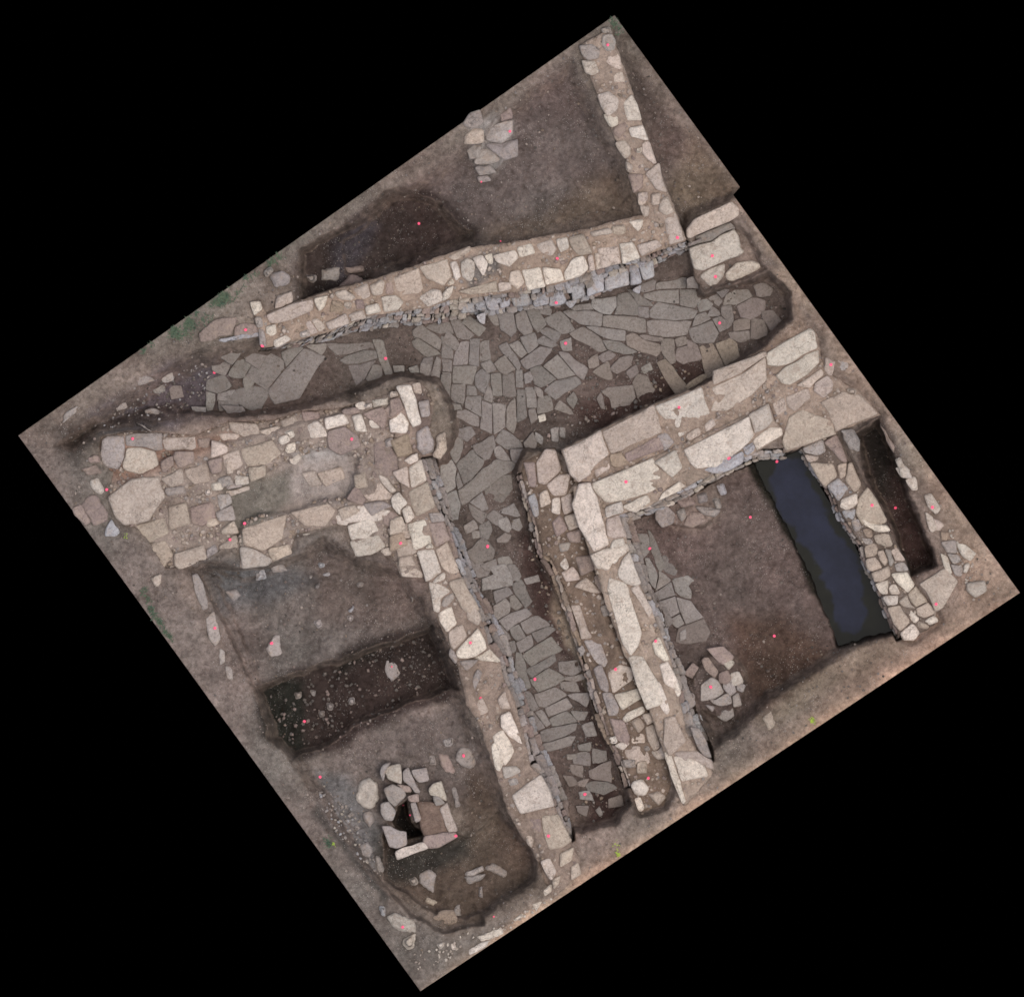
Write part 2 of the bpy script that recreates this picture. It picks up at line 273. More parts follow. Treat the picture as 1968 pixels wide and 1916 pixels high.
TRACE = '''
@ 1050 0 4.76
# nwall
n 30,42 42,41 49,46 47,53 38,56 33,50
n 52,33 59,31 63,38 62,46 55,47 51,41
p 56,52 63,48 67,52 69,64 64,63 54,57
g 33,56 44,56 48,66 42,69 36,67
p 62,69 69,66 72,75 62,75
g 47,87 57,84 66,91 65,100 56,107 50,97
w 70,95 78,87 83,96 87,110 74,110
w 53,105 66,106 65,114 59,116
m 62,118 72,113 72,120 67,127 62,123
w 76,118 88,115 93,128 78,125
p 63,131 72,129 77,135 77,141 72,145 66,137
p 88,132 94,130 101,150 95,148 87,139
w 83,136 88,134 87,140 83,140
p 73,148 79,152 78,158 74,156
m 75,160 88,160 88,171 80,176
p 91,159 103,150 106,165 110,175 100,172
p 84,178 90,176 91,186 85,188
p 96,178 104,177 104,187 97,187
n 50,27 58,25 60,31 52,30
@ 1150 300 4.76
# nwall
p 36,34 44,34 44,41 38,43
p 56,41 63,37 66,45 69,51 62,54 55,50
p 38,45 46,46 46,54 42,56
p 61,57 70,52 76,68 78,77 65,81 62,70
# longwall
w 28,60 41,58 40,64 36,69
t 12,65 24,63 25,70 20,72 12,70
w 20,81 31,79 37,93 23,98
p 36,82 53,77 58,82 40,91
# stair
p 81,67 88,58 107,49 122,42 128,48 128,54 118,60 100,68 84,75 82,74
g 83,84 92,81 104,79 112,73 124,67 128,74 130,85 133,87 128,91 110,97 96,104 88,103
n 84,76 100,69 127,59 127,65 112,71 104,77 92,80 84,83
g 93,110 100,105 115,99 115,108 108,117 102,119
g 116,109 126,98 140,96 150,99 146,104 125,114 119,114
n 82,80 94,75 95,77 83,83
# pave_e
d 40,117 52,115 51,122 38,123
d 53,117 80,112 80,121 52,122
d 81,113 94,109 101,118 93,121 81,121
d 42,128 56,123 74,122 74,135 60,134 42,129
d 74,122 94,122 93,130 88,138 75,136
d 47,141 55,134 74,138 90,142 88,147 70,151 47,147
n 91,134 98,130 106,135 102,141 93,142
d 99,129 107,124 113,133 110,137 102,133
d 107,119 118,119 119,122 113,130 108,124
d 117,128 125,123 137,122 140,128 130,133 114,138
d 99,147 103,137 112,145 110,147
d 113,137 121,136 123,152 120,155 113,146
d 86,156 90,146 98,143 103,149 94,154
d 83,158 104,150 110,162 105,170 88,170
d 104,149 112,146 122,154 111,161
d 45,152 60,150 84,152 80,162 60,165 47,163
m 142,118 152,116 160,122 157,128 146,127
m 128,138 140,131 152,133 152,142 140,150 131,147
m 149,142 160,142 172,156 168,161 160,161 150,148
m 140,148 152,150 154,164 146,167 139,167
m 124,152 139,148 139,158 124,160
m 120,162 138,160 139,167 130,169 121,166
m 38,164 60,167 58,170 42,168
m 25,165 31,163 41,168 60,174 53,183 26,174
m 58,168 69,168 70,188 66,190 57,176
m 70,168 80,166 83,172 72,175
m 80,167 90,174 95,185 78,190 70,185 72,176 82,173
t 93,175 104,172 107,178 117,198 100,204
t 108,172 120,167 126,172 130,186 117,192
@ 850 400 3.808
# pave_c
n 110,67 127,65 128,72 123,78 117,77 110,72
d 95,74 108,70 110,74 97,75
d 129,64 137,62 149,75 148,78 126,78
d 136,60 152,69 155,72 143,71
d 143,72 151,73 151,80 144,79
d 90,76 105,75 117,78 116,86 100,84
d 118,79 133,79 148,82 148,90 130,88 118,86
d 106,87 134,90 134,97 125,96 113,91
d 94,92 103,88 108,90 117,97 120,104 114,104 100,97
d 117,97 130,99 142,105 133,106 121,103
d 75,81 86,77 92,82 97,89 88,91 78,85
d 71,73 80,74 79,78 72,77
d 62,74 69,73 76,85 70,90 66,84
d 54,78 60,75 66,91 60,93 56,88
d 40,76 51,76 53,90 50,94 43,88
d 32,77 40,77 42,86 38,86
d 20,79 32,88 27,94 22,90 14,84
d 7,83 13,83 23,93 20,96 12,94
d 3,88 12,100 10,105 0,98
d 71,90 76,88 86,92 83,98 77,94
d 68,98 74,94 84,100 80,102
d 49,100 55,98 62,106 58,109
d 58,95 67,92 70,100 63,106
d 41,101 47,99 57,115 56,120 50,112
d 28,99 34,97 35,112 28,112
d 20,96 27,96 26,115 20,114
d 9,106 14,99 20,98 18,114 8,115
d 0,99 8,104 8,110 0,109
d 0,111 7,112 7,120 0,119
d 28,114 35,111 39,118 33,121
d 38,114 46,108 54,118 46,123
d 8,116 25,116 22,130 8,128
d 24,122 29,118 35,122 31,135 24,130
d 58,112 72,102 80,103 72,114 62,117
n 87,98 94,95 95,104 89,104
d 74,116 84,108 98,122 85,125
d 86,106 92,107 106,118 103,125 97,122
d 64,118 72,115 83,125 72,130 68,128
d 75,134 83,127 98,123 101,128 83,139
d 54,119 58,119 59,131 54,131
d 44,122 52,120 54,137 44,137
d 36,122 43,121 44,137 37,137
d 60,122 68,118 68,124 61,128
d 0,120 6,121 5,141 0,141
d 7,129 17,128 15,143 6,142
d 18,129 24,130 25,137 18,137
d 33,128 37,134 36,142 31,140
d 18,138 28,138 29,153 17,146
d 29,141 36,144 36,165 29,161
d 37,143 46,145 46,160 38,165
d 47,148 53,140 54,155 52,164 47,160
d 55,133 61,133 61,152 55,156
d 61,132 68,132 69,146 62,146
d 70,139 78,137 80,147 70,150
d 68,131 73,134 74,139 70,138
d 82,147 86,141 96,151 93,151
d 91,140 96,135 99,140 96,146
# pave_e
m 111,120 121,112 124,125 122,126 116,124
m 123,118 130,110 139,109 137,115 128,121
m 136,120 142,115 143,120 138,124
m 107,112 113,108 114,115 108,117
m 114,109 122,105 126,108 118,113
n 146,117 152,113 154,118 148,121
# longwall
t 5,36 20,28 21,31 10,38
w 5,40 10,39 13,50 10,53
g 14,40 18,37 23,40 23,50 20,54 15,50
w 23,37 29,35 33,40 30,50 28,46
w 31,35 36,34 37,41 34,41
w 37,35 53,31 56,36 49,43 40,39
w 55,29 65,26 68,33 57,36
p 69,27 80,23 83,30 80,35 73,33
w 84,23 91,22 92,29 87,32
t 93,22 103,19 110,33 100,35 96,30
p 50,47 56,46 60,55 55,59 49,54
w 59,46 71,44 75,57 63,60
w 74,44 86,45 89,53 76,56
w 89,48 95,38 103,35 107,44 100,50 90,53
p 114,30 129,28 130,40 115,44
p 108,18 122,15 125,18 110,21
p 107,35 110,34 112,45 108,46
p 111,33 115,33 116,44 113,45
t 12,61 39,54 40,61 20,63
p 41,55 50,55 50,59 42,61
w 0,62 8,57 6,64 0,68
w 4,52 8,52 9,55 4,56
# longface
f 50,62 62,60 64,68 62,71 53,72
f 67,69 72,62 77,61 78,70 68,72
f 80,62 86,58 91,68 85,71 79,71
f 95,57 102,56 104,63 96,69
f 106,48 117,46 118,60 107,64
f 119,52 125,48 136,46 137,56 120,60
f 137,43 142,43 145,54 138,56
f 145,42 154,38 155,50 148,52
f 139,60 145,57 144,63
f 31,67 38,65 41,74 34,74
f 42,66 49,65 49,71 43,73
f 24,68 30,66 32,74 25,74
f 15,70 23,67 23,75 14,77
f 90,69 99,67 94,73
f 25,79 31,77 31,85 28,84
@ 470 430 4.76
# longwall
w 5,72 14,71 16,78 9,84
n 13,96 17,96 20,112 14,111
w 20,95 28,92 29,100 25,103 20,100
w 27,107 38,102 42,106 30,113 27,112
w 64,69 76,66 73,76 68,80
p 83,63 92,61 101,67 97,70 87,68
b 80,70 90,73 90,80 78,81
p 91,72 98,72 97,78 92,77
m 101,70 108,70 110,78 103,79
p 100,60 112,55 114,66 108,69
p 115,57 125,52 128,54 125,64 118,65
t 136,50 159,41 163,59 160,63 141,66
m 129,53 134,50 137,65 130,64
t 161,40 185,33 190,48 182,56 167,50
w 160,68 172,60 179,62 183,69 168,76
w 126,68 138,66 145,72 140,79 128,80
w 111,76 122,73 124,80 112,83
p 95,84 108,79 110,86 98,89
p 75,91 92,83 95,91 78,97
p 60,88 66,86 74,95 68,99
p 56,90 60,88 67,99 60,101
w 50,100 58,97 60,102 52,104
n 9,86 15,85 17,94 12,95
p 20,84 45,73 62,70 62,79 42,88 24,91
# nwbits
p 28,73 30,66 43,62 44,72 28,78
n 22,46 35,43 42,48 41,55 28,59
n 17,44 24,39 27,43 20,50
# pitbits
n 52,47 66,47 66,52 62,55
n 70,42 87,40 86,52 70,52
m 92,40 108,38 110,44 95,46
m 86,58 97,46 108,50 108,57 92,62
# pave_w
d 1,139 17,117 37,126 36,132 20,153
d 54,114 72,122 50,160 28,165 21,153
d 34,118 44,112 54,114 38,131
d 58,112 75,110 70,120
d 75,110 118,110 118,114 84,120
d 88,125 110,115 120,117 121,123 104,129 92,127
d 95,130 120,125 110,140 102,148
d 112,142 117,129 125,131 124,142 113,143
d 118,107 127,108 134,138 130,139 122,118
m 0,145 18,154 10,162 0,165
n 137,131 146,130 146,136 138,135
n 151,133 157,131 159,137 153,137
# pave_c
d 154,98 160,92 180,107 178,115 155,102
d 153,108 158,104 179,119 168,122 155,113
d 166,95 185,87 190,100 180,100
d 180,103 190,105 190,118 181,112
d 162,130 165,124 172,122 170,138 165,140
d 171,137 176,122 179,124 178,150 171,147
d 181,127 187,127 188,136 181,135
d 180,138 188,138 187,160 180,155
@ 750 700 4.76
# pave_c
d 29,0 37,0 37,6 33,12 28,8
d 53,35 64,37 66,42 55,43
d 58,42 69,41 80,48 80,56 70,53 60,47
d 60,60 74,58 78,64 70,70 63,67
d 56,64 66,68 66,78 60,90 55,80
d 76,75 94,66 96,74 90,86 86,88 78,82
d 61,92 76,78 86,88 74,106 67,110
d 95,76 100,75 110,88 104,90 98,86
d 62,116 98,87 116,89 112,95 72,126 66,128
d 96,70 103,60 118,70 121,76 108,77
d 110,78 124,78 125,84 117,90 112,88
d 123,72 130,63 133,72 130,85 127,86
n 133,63 140,67 139,74 134,70
n 46,92 56,88 60,95 59,112 52,117 46,108
n 52,120 60,116 63,127 62,142 53,142
d 62,98 67,112 62,115 60,105
d 85,112 100,101 110,102 112,114 100,130 90,128
d 72,126 84,116 89,132 84,134
d 100,135 113,127 118,138 114,138
d 127,42 132,40 134,50 129,55
w 136,48 141,46 142,51 137,52
n 155,58 160,58 160,68 155,66
n 147,60 154,58 153,70 148,70
# pave_s
d 72,128 88,137 84,146 76,138
d 88,140 95,135 104,140 98,147
n 99,142 106,140 110,150 108,153 99,147
n 112,144 118,142 121,149 118,152 112,149
d 67,148 76,143 80,150 70,154
d 82,148 90,143 93,152 86,165 82,158
d 75,152 83,153 84,158 76,159
d 70,174 85,158 95,170 93,178 78,183
m 97,160 105,155 110,157 107,163 98,163
d 82,184 97,178 98,188 88,190
d 98,178 108,176 112,186 100,190
# headbits
n 24,62 34,56 40,70 40,80 30,83 24,77
t 42,66 50,62 52,78 46,87 38,84 42,76
# lanewall
w 6,21 19,19 28,54 21,57 14,40
n 26,35 35,33 36,47 29,48
p 20,18 27,17 29,27 22,27
w 0,52 10,43 16,54 15,62 0,62
b 0,70 16,65 20,81 7,85
w 13,88 24,82 25,88 18,91
p 2,99 15,94 17,112 8,107
w 17,95 28,88 33,106 20,112
t 17,118 34,108 41,130 24,139 20,128
w 1,122 8,117 15,127 10,132 9,138 2,130
w 11,133 17,130 22,139 15,145
p 0,143 10,140 14,152 0,156
w 16,147 31,142 38,164 22,169
m 36,146 48,144 54,160 42,167
n 36,137 46,136 50,143 38,145
w 32,168 37,163 40,168
b 0,158 11,154 16,165 0,171
w 25,172 40,169 46,190 33,198
t 42,170 52,163 63,190 56,192 48,185
t 8,177 19,175 23,184 8,185
m 0,33 8,30 12,40 5,48 0,48
p 0,25 6,25 8,29 0,31
# kerbwall
p 134,90 142,78 151,79 156,96 142,110 136,108
m 122,90 132,90 133,112 128,112
p 143,110 155,102 165,100 160,120 150,119
b 162,120 172,105 173,110 167,116
p 137,118 143,115 147,127 138,130
w 148,124 155,122 155,137 148,135
p 156,122 165,118 168,132 160,137
m 148,145 155,138 162,150 152,158
p 160,140 172,136 175,147 164,152
m 162,155 175,150 174,163 165,163
f 126,122 132,118 136,138 132,140
n 154,165 165,163 162,170 156,172
@ 1050 600 4.76
# pave_e
m 80,65 84,57 92,60 100,72 97,81 86,82 82,72
m 51,73 56,69 79,67 81,78 76,85 60,88 58,78
t 101,46 109,43 127,66 127,73 118,75 108,60
m 46,79 50,74 54,89 50,88
t 128,68 135,62 145,57 148,59 130,72
# outerwall
p 15,126 30,120 49,109 56,130 42,142 40,148 30,155 22,148
t 51,110 98,86 105,109 80,120 75,122 60,130
m 72,130 105,113 109,124 73,137
b 59,130 68,129 75,137 65,142 60,140
g 99,87 142,69 149,93 122,114
n 101,113 110,111 117,119 108,126
p 145,103 152,97 155,103 146,110
p 128,113 140,106 141,112 130,118
p 44,145 57,138 58,142 46,151
# roomwall
w 42,157 97,134 112,152 98,163 66,173 54,173 44,163
w 99,138 118,126 124,142 115,150
b 123,147 135,143 150,148 130,158
w 103,172 107,165 122,155 127,159 122,163
w 70,178 92,168 95,173 82,183
w 54,179 69,173 70,182 55,188
w 24,176 30,158 40,157 46,170 53,198 56,212 44,219 30,196
f 142,145 170,130 180,130 178,137 160,147
f 181,128 190,120 190,125 183,130
@ 1380 600 4.76
# outerwall
p -6,70 20,58 43,41 44,62 30,76 8,90 -6,90 -2,78
p -4,54 43,37 44,40 20,56 -4,66
g 44,39 60,28 84,15 88,18 90,32 70,46 55,49 46,48
g 53,58 80,38 91,36 92,46 80,58 66,66 59,65
# eastcorner
p 72,67 94,53 95,57 84,68
p 89,65 100,59 105,65 104,72 96,78 88,72
p 63,78 82,70 85,78 70,90 64,86
p 50,84 60,79 62,89 54,95
t 94,83 115,73 130,76 146,93 128,100 107,109 102,92
t 65,96 78,90 105,100 107,111 80,121 62,126 59,118
t 98,41 107,45 103,58 98,52
n 109,44 119,43 120,53 108,54
t 118,71 126,72 126,76 119,74
# roomwall
w -31,126 28,96 32,112 24,124 -2,142 -20,142 -26,136
g 29,94 46,84 50,100 46,104 33,111
w 32,118 48,106 58,106 59,112 36,125
f 4,138 22,127 24,131 6,141
f 22,124 32,119 32,123 24,129
# benchwall
n 78,124 95,117 98,127 90,131 80,128
m 97,119 108,112 113,122 118,137 112,135 106,128
p 80,131 92,132 90,136 83,137
t 84,138 105,139 108,150 98,159 92,152
t 110,140 118,137 117,150 112,153
t 119,139 122,138 131,158 125,165 117,153
f 100,158 110,152 120,162 110,172
f 118,163 121,162 124,165 120,167
w 113,172 127,166 128,175 118,181 112,178
t 128,172 137,160 145,172 154,190 148,200 132,194 126,183
f 114,182 126,180 124,190 118,190
# drainbits
n 112,108 124,107 130,118 129,128 120,125
m 148,101 153,104 163,125 162,130 156,122
g 162,135 167,132 170,140 176,145 172,150 166,150
@ 1560 900 4.76
# benchwall
w 44,45 54,50 68,53 71,57 60,57 48,52
n 36,47 43,46 45,54 40,58
b 47,56 54,56 55,63 50,63
n 46,64 54,64 57,69 50,70
t 57,62 70,60 74,70 70,71 60,68
t 49,72 57,68 60,74 58,80 50,81
t 60,76 65,75 70,85 67,89 64,85
t 50,84 58,81 64,91 55,94 51,92
t 72,76 78,73 85,84 76,85
n 67,74 73,75 76,85 72,90
t 55,96 70,90 71,98 64,103 58,103
n 76,88 84,86 88,93 78,94
w 73,97 87,95 94,107 88,114 80,105
w 59,106 69,103 69,114 64,114
w 71,109 76,106 80,114 72,114
w 65,118 78,117 78,124 70,125
t 80,122 87,116 92,126 96,128 84,125
t 88,115 95,108 106,122 95,128 90,122
t 95,128 106,122 113,132 103,136 97,134
t 70,128 80,126 89,140 81,148 75,142
w 87,132 90,130 98,138 94,141
w 82,151 92,143 98,151 94,157 84,157
w 104,140 112,135 116,140 108,143
t 97,140 108,144 106,147 98,145
# drainedge
t 99,106 122,92 127,97 133,104 120,127 113,131 110,122 105,112
g 103,25 109,23 118,37 114,42 107,36
p 110,46 121,52 117,57 112,57
b 118,58 126,59 123,66 119,65
n 119,68 131,67 132,77 124,77
n 124,78 134,80 136,84 130,87
n 127,88 139,91 137,98 132,97
w 133,69 140,70 150,78 145,84 138,80
w 140,88 144,87 141,95 138,95
g 142,105 158,103 160,112 150,118 142,112
g 77,0 86,-2 92,10 82,8
g 86,10 94,8 97,20 92,20
g 118,78 124,82 128,96 124,97
p 104,40 110,45 116,55 110,58
@ 1180 900 4.76
# roundbase
n 38,38 48,34 55,42 54,50 44,54 38,46
n 58,40 64,36 66,44 62,48
n 75,35 90,37 97,38 92,44 82,42
n 90,28 95,27 98,36 94,38
f 92,15 100,14 103,23 98,24
n 85,8 95,6 99,12 92,16
m 70,40 80,41 84,48 72,54 64,52
m 56,28 68,24 74,32 62,36
n 76,24 84,22 86,30 78,32
# room_pave
d 20,60 30,60 36,70 26,82 21,72
d 31,56 36,66 48,90 42,95 38,84 33,72
d 43,81 46,80 58,93 56,98 48,95 42,90
n 28,82 32,82 40,98 38,110 33,104
d 41,94 52,102 50,105 38,112 41,100
d 36,115 52,104 56,116 40,121
n 53,102 67,98 73,102 70,119 62,117 56,112
d 40,122 56,117 60,132 48,138
d 57,118 70,122 81,136 66,142 60,130
d 50,139 60,133 64,142 58,145
d 44,127 48,127 54,140 48,146
f 42,132 45,132 47,140 43,140
m 60,146 82,138 88,150 84,158 70,160 58,158
n 60,150 66,146 66,156 60,158
# roundpier
m 85,165 100,163 109,173 102,180 95,176
m 80,175 86,173 95,186 92,192 84,184
m 64,188 72,178 82,186 76,194
g 100,178 106,174 110,178 105,184
m 96,188 104,184 108,192 104,198 96,196
g 106,188 114,186 118,196 108,200
# roomwall
w 0,102 10,105 25,150 22,162 15,171 8,160 -6,110 -4,100
w 14,173 26,172 42,200 44,215 30,220 20,195
p 16,110 22,107 35,130 32,136 24,122
w 35,160 41,154 50,175 46,176 38,170
w 42,180 49,177 58,195 56,202 46,196
p -6,46 4,43 11,62 0,64 -6,62
w 4,94 8,84 14,77 24,105 20,107 12,105 5,100
w 0,66 8,64 11,73 0,87 -6,80
@ 950 1050 4.76
# roomwall
w 88,8 120,-2 122,3 108,15 104,22 99,20 94,20
w 144,126 150,124 160,150 158,154 145,135
w 162,122 166,120 170,134 168,138
t 156,158 165,156 175,178 160,192 155,180
w 164,192 180,193 192,200 195,210 172,214
# kerbwall
w 60,16 65,10 68,20 65,22
p 62,24 72,18 78,30 66,32
m 74,10 90,8 94,20 80,26
t 74,37 84,29 98,42 90,42
m 92,28 98,24 102,42 96,40
n 97,55 104,53 108,62 100,64
p 70,54 78,54 86,78 89,83 80,84 76,70
n 82,86 97,86 100,96 105,108 102,113 94,107 88,98
p 105,116 115,108 128,112 126,122 109,134
w 110,136 132,130 134,139 117,149
n 91,112 98,108 104,128 104,134 97,130
n 99,134 107,134 114,148 112,154 105,154
w 117,158 122,152 136,146 137,151 120,161
t 136,154 146,152 146,160 140,163
t 125,160 132,157 137,164 132,170
t 138,165 146,162 152,184 146,188 141,176
m 106,158 118,160 124,175 122,182 112,178
p 125,170 136,172 138,180 126,180
w 110,182 118,178 124,180 118,186
p 119,186 132,181 140,186 141,198 124,200
p 149,187 156,181 160,190 154,193
# pave_s
n 0,18 6,16 12,22 12,34 0,38
d 12,17 18,18 24,27 22,32 14,31
d 16,34 24,30 34,50 28,56 20,44
d 28,30 40,26 42,32 30,34
d 0,42 12,37 16,43 2,52
d 0,55 10,47 15,53 13,60 0,68
d 14,46 18,45 26,54 20,58 15,55
d 4,68 14,63 29,57 33,62 12,77
d 24,70 40,64 50,72 30,80 26,76
d 14,74 22,71 29,83 21,86
d 2,72 6,72 14,84 10,86
d 34,79 49,73 56,76 40,86
d 20,88 33,81 34,90 24,97
d 8,90 18,87 19,95 12,98
d 26,100 52,84 62,94 34,109
d 20,97 25,98 32,128 24,132 18,118
d 29,114 55,98 56,104 34,120
d 33,122 50,112 65,121 40,133
d 59,106 76,104 80,112 72,118 60,114
d 60,124 74,124 77,132 62,130
d 62,121 80,118 86,120 72,124
d 38,136 55,130 66,136 46,147 41,146
d 24,133 31,134 40,148 32,150
d 47,148 66,139 70,146 50,154
d 68,136 86,134 87,140 84,146
d 51,158 66,152 75,160 54,163
d 38,152 43,150 51,162 48,164
d 32,154 36,153 45,165 40,167
d 71,151 86,151 82,158 76,158
d 43,170 75,162 74,168 50,178 43,177
d 45,181 74,174 70,182 52,187 46,187
d 80,164 90,160 94,173 84,174
d 76,182 88,179 87,186 78,186
d 67,191 85,188 85,195 68,194
# lanewall
p 3,140 10,132 15,148 6,148
w 6,155 14,152 20,165 26,182 12,172 7,165
@ 420 750 4.76
# midwall
t 9,29 34,31 38,42 33,45 12,38
p 38,37 55,33 58,38 42,42
p 56,28 70,23 74,33 60,35
m 76,19 92,20 92,26 78,30
w 81,32 90,28 95,33 100,42 84,44
w 97,26 115,22 119,30 99,36
w 122,24 130,22 136,38 126,37
m 100,38 115,34 127,42 130,51 112,59 101,53
w 55,44 63,41 65,46 57,50
w 60,39 68,36 70,42 65,45
w 63,51 70,48 70,55 63,57
w 65,60 72,58 76,62 70,68 66,66
m 113,18 126,16 130,20 122,22 114,22
w 125,13 133,11 139,18 132,21 126,20
w 133,14 140,12 141,16 134,17
w 141,10 155,7 157,13 142,16
m 131,21 150,15 155,22 150,37 141,28
w 138,28 143,27 148,34 140,33
m 160,10 172,8 176,16 170,26 157,25 150,20
t 20,54 49,46 57,58 42,69 29,70 22,62
p 3,60 19,54 22,68 8,76
t 28,71 42,68 43,78 29,84
w 15,78 28,79 27,85 15,87
n 0,82 10,79 14,86 0,90
p 5,93 28,88 28,90 7,98
p 76,76 88,74 94,86 84,88
t 90,76 112,70 116,80 98,88
m 142,49 152,46 165,62 165,74 155,78 143,70
n 152,46 159,44 161,50 153,53
t 124,78 134,75 136,88 126,90
m 117,99 126,88 136,100 132,106
t 130,96 148,84 162,98 138,102
w 147,78 154,82 162,92 158,95 151,88
n 132,104 148,101 158,106 140,115
w 107,113 133,104 158,110 152,118 118,123 109,122
t 66,112 100,104 106,110 98,124 80,124
t 22,127 62,114 58,136 40,146 23,140
g 20,144 32,146 49,155 44,160 22,163
t 46,146 64,141 67,149 50,156
w 118,124 140,116 146,128 140,135 122,138
g 121,138 146,132 153,143 140,150 126,152
t 110,110 124,106 130,110 113,120
m 148,114 158,110 168,118 160,125 152,122
t 155,127 174,121 176,135 160,138
t 162,138 176,136 182,148 165,155
p 166,161 174,159 187,167 186,171 168,170
g 76,132 92,130 90,134 78,136
p 148,146 156,144 158,150 150,152
# midbits
f 34,165 42,163 44,172 34,174
n 46,160 58,157 63,165 50,167
f 95,168 102,166 102,170 96,170
n 88,178 93,176 92,182 88,181
n 126,176 133,175 132,180 126,180
@ 130 750 4.76
# midwall
n 32,45 37,42 51,42 52,62 46,72 33,70 30,58
n 53,42 60,40 86,39 88,54 80,55 72,52 54,50
g 54,54 66,53 80,56 84,74 76,79 52,73 50,68
p 86,46 90,44 116,43 119,57 110,55 88,54
m 98,56 115,56 115,66 102,70 96,62
m 86,66 96,60 97,68 88,75
m 119,45 130,44 130,60 122,58
p 132,46 146,52 146,57 131,62
p 138,40 156,39 158,48 142,47
p 37,98 58,82 82,80 88,97 74,118 52,123 44,116
t 86,81 104,72 106,84 95,89
t 108,73 127,67 130,83 116,86 110,80
m 129,65 142,61 140,74 133,76
p 144,63 148,62 151,75 146,77
w 132,86 140,84 142,90 133,91
n 144,87 154,82 160,88 146,91
t 92,107 108,103 112,122 94,127
t 62,125 88,117 92,131 72,140
t 98,150 124,142 128,154 102,164 98,160
t 75,142 89,138 96,150 88,162 80,158
n 127,146 135,142 138,152 128,155
t 139,143 154,133 158,145 142,152
t 140,128 152,120 156,130 142,132
t 126,118 136,116 138,122 128,124
m 112,108 132,102 136,118 122,124 114,122
n 135,112 150,106 153,118 138,120
n 137,96 148,95 149,103 140,110
n 90,90 106,88 108,94 92,96
w 125,92 131,90 132,94 127,96
# westbits
w 20,82 28,80 34,92 30,96 22,90
m 12,105 20,96 26,96 37,112 36,120 24,124 14,110
m 4,108 12,104 22,120 16,124 6,114
f 34,128 40,118 48,130 44,134 34,134
m 18,62 28,59 30,66 20,67
m 12,72 26,68 32,76 18,78
p 76,172 86,167 85,178 80,180
# pave_w
n 113,15 126,16 126,21 116,22
n 127,2 134,4 132,20 128,20
d 138,10 154,9 160,18 152,24 142,22
@ 750 1020 4.76
# lanewall
w 36,47 44,48 55,55 46,62 45,75 40,73
n 48,62 58,56 59,60 50,70 46,69
w 44,76 56,70 60,85 52,92 46,84
t 54,47 66,43 70,52 75,62 80,72 74,78 66,70 60,60
p 70,70 76,66 83,80 80,86 72,80
t 54,92 66,86 70,96 58,108 55,102
w 60,112 80,90 86,100 88,108 78,115 62,116
w 76,116 90,108 100,118 100,120 84,118
n 64,120 80,118 70,128
n 56,108 62,116 60,122 54,114
p 72,162 84,153 90,165 80,170
w 94,196 102,186 110,200 100,220 96,215
n 80,126 84,130 76,148 74,138
w 46,40 50,38 50,44 38,49
# pave_s
d 70,24 78,22 92,36 90,42 80,42
n 90,33 105,30 112,40 112,50 90,53 84,55 84,44 95,40
f 99,94 104,98 108,102 102,104 96,96
# midbits
n 18,59 22,60 20,66
@ 850 1380 4.76
# lanewall
w 47,17 56,11 64,30 57,43 53,40
g 55,45 68,44 72,49 58,54
w 64,71 78,60 90,52 98,66 102,80 72,87 68,80
t 92,90 106,88 118,112 110,118 98,120 94,108
t 108,124 120,118 118,130 108,136
p 90,131 98,128 104,140 100,148 94,140
t 118,136 124,132 127,142 118,148
t 101,148 108,144 106,152 102,156
m 80,92 90,92 90,104 82,100
n 60,56 68,55 70,60 62,62
p 76,106 84,108 82,118 78,115
# southbits
w 92,158 100,151 102,157 94,163
w 82,170 92,167 86,177
w 64,184 74,178 74,182 66,186
n 10,175 16,170 18,182 12,185
# hearthbits
n 14,30 18,26 26,28 31,40 28,46 18,44 12,38
n 20,145 40,142 36,148 24,152
n 38,137 46,132 60,140 58,147
n 34,155 37,153 37,164 33,163
n 8,64 12,62 17,80 12,82
# pave_s
d 118,33 134,32 134,42 120,42
d 138,28 150,30 150,38 139,40
m 118,43 128,43 128,54 120,50
m 134,48 154,40 154,58 136,54
m 110,52 118,54 124,60 116,62
d 130,60 150,58 160,64 148,70 134,66
n 125,68 134,67 138,75 126,74
m 122,60 134,56 130,62
m 152,74 164,70 166,80 152,82
m 122,80 134,80 132,90 124,86
n 140,84 144,81 147,88 144,90
@ 1150 1300 4.76
# kerbwall
n 22,76 34,76 34,82 24,82
t 36,78 44,77 44,88 36,88
w 32,96 40,94 46,102 42,108 34,107 30,100
w 33,112 38,110 42,120 38,124 34,120
t 46,108 55,105 62,110 55,118
w 10,56 16,54 18,60 12,61
p 50,58 54,56 58,64 52,66
p 48,68 60,66 61,74 54,74
n 41,64 46,63 48,67 43,69
# roomwall
w 61,70 67,72 71,88 80,115 77,116 67,92
p 68,69 90,69 103,77 105,84 92,80 74,77
n 84,46 92,48 98,58 103,74 96,72 89,60
# roundpier
n 94,8 104,0 110,4 114,14 106,20 94,22
n 114,0 124,2 126,14 120,18 114,10
n 126,4 134,8 132,14 126,12
n 108,22 120,14 122,24 112,26 102,22
n 123,18 128,15 131,26 124,28
n 112,32 122,26 124,36 116,41 108,36
n 98,26 106,28 104,32
# southbits
t 150,38 158,31 162,44 156,50
@ 600 1400 5.44
# hearth
g 75,44 79,39 92,37 93,58 80,52
n 96,45 100,42 104,52 112,66 108,66 96,54
n 104,44 119,41 122,54 112,56
g 122,64 126,58 135,55 140,75 124,69
n 75,63 84,59 97,62 98,70 86,81 80,76
n 72,79 80,77 87,87 84,96 76,95 72,88
n 103,78 108,77 114,95 108,98
p 134,84 141,78 148,98 151,107 143,109 138,95
n 73,102 81,102 90,107 98,108 98,120 88,124 81,123 77,112
w 87,129 120,117 122,124 104,131 89,137
m 118,113 150,107 152,113 132,124 120,124 116,118
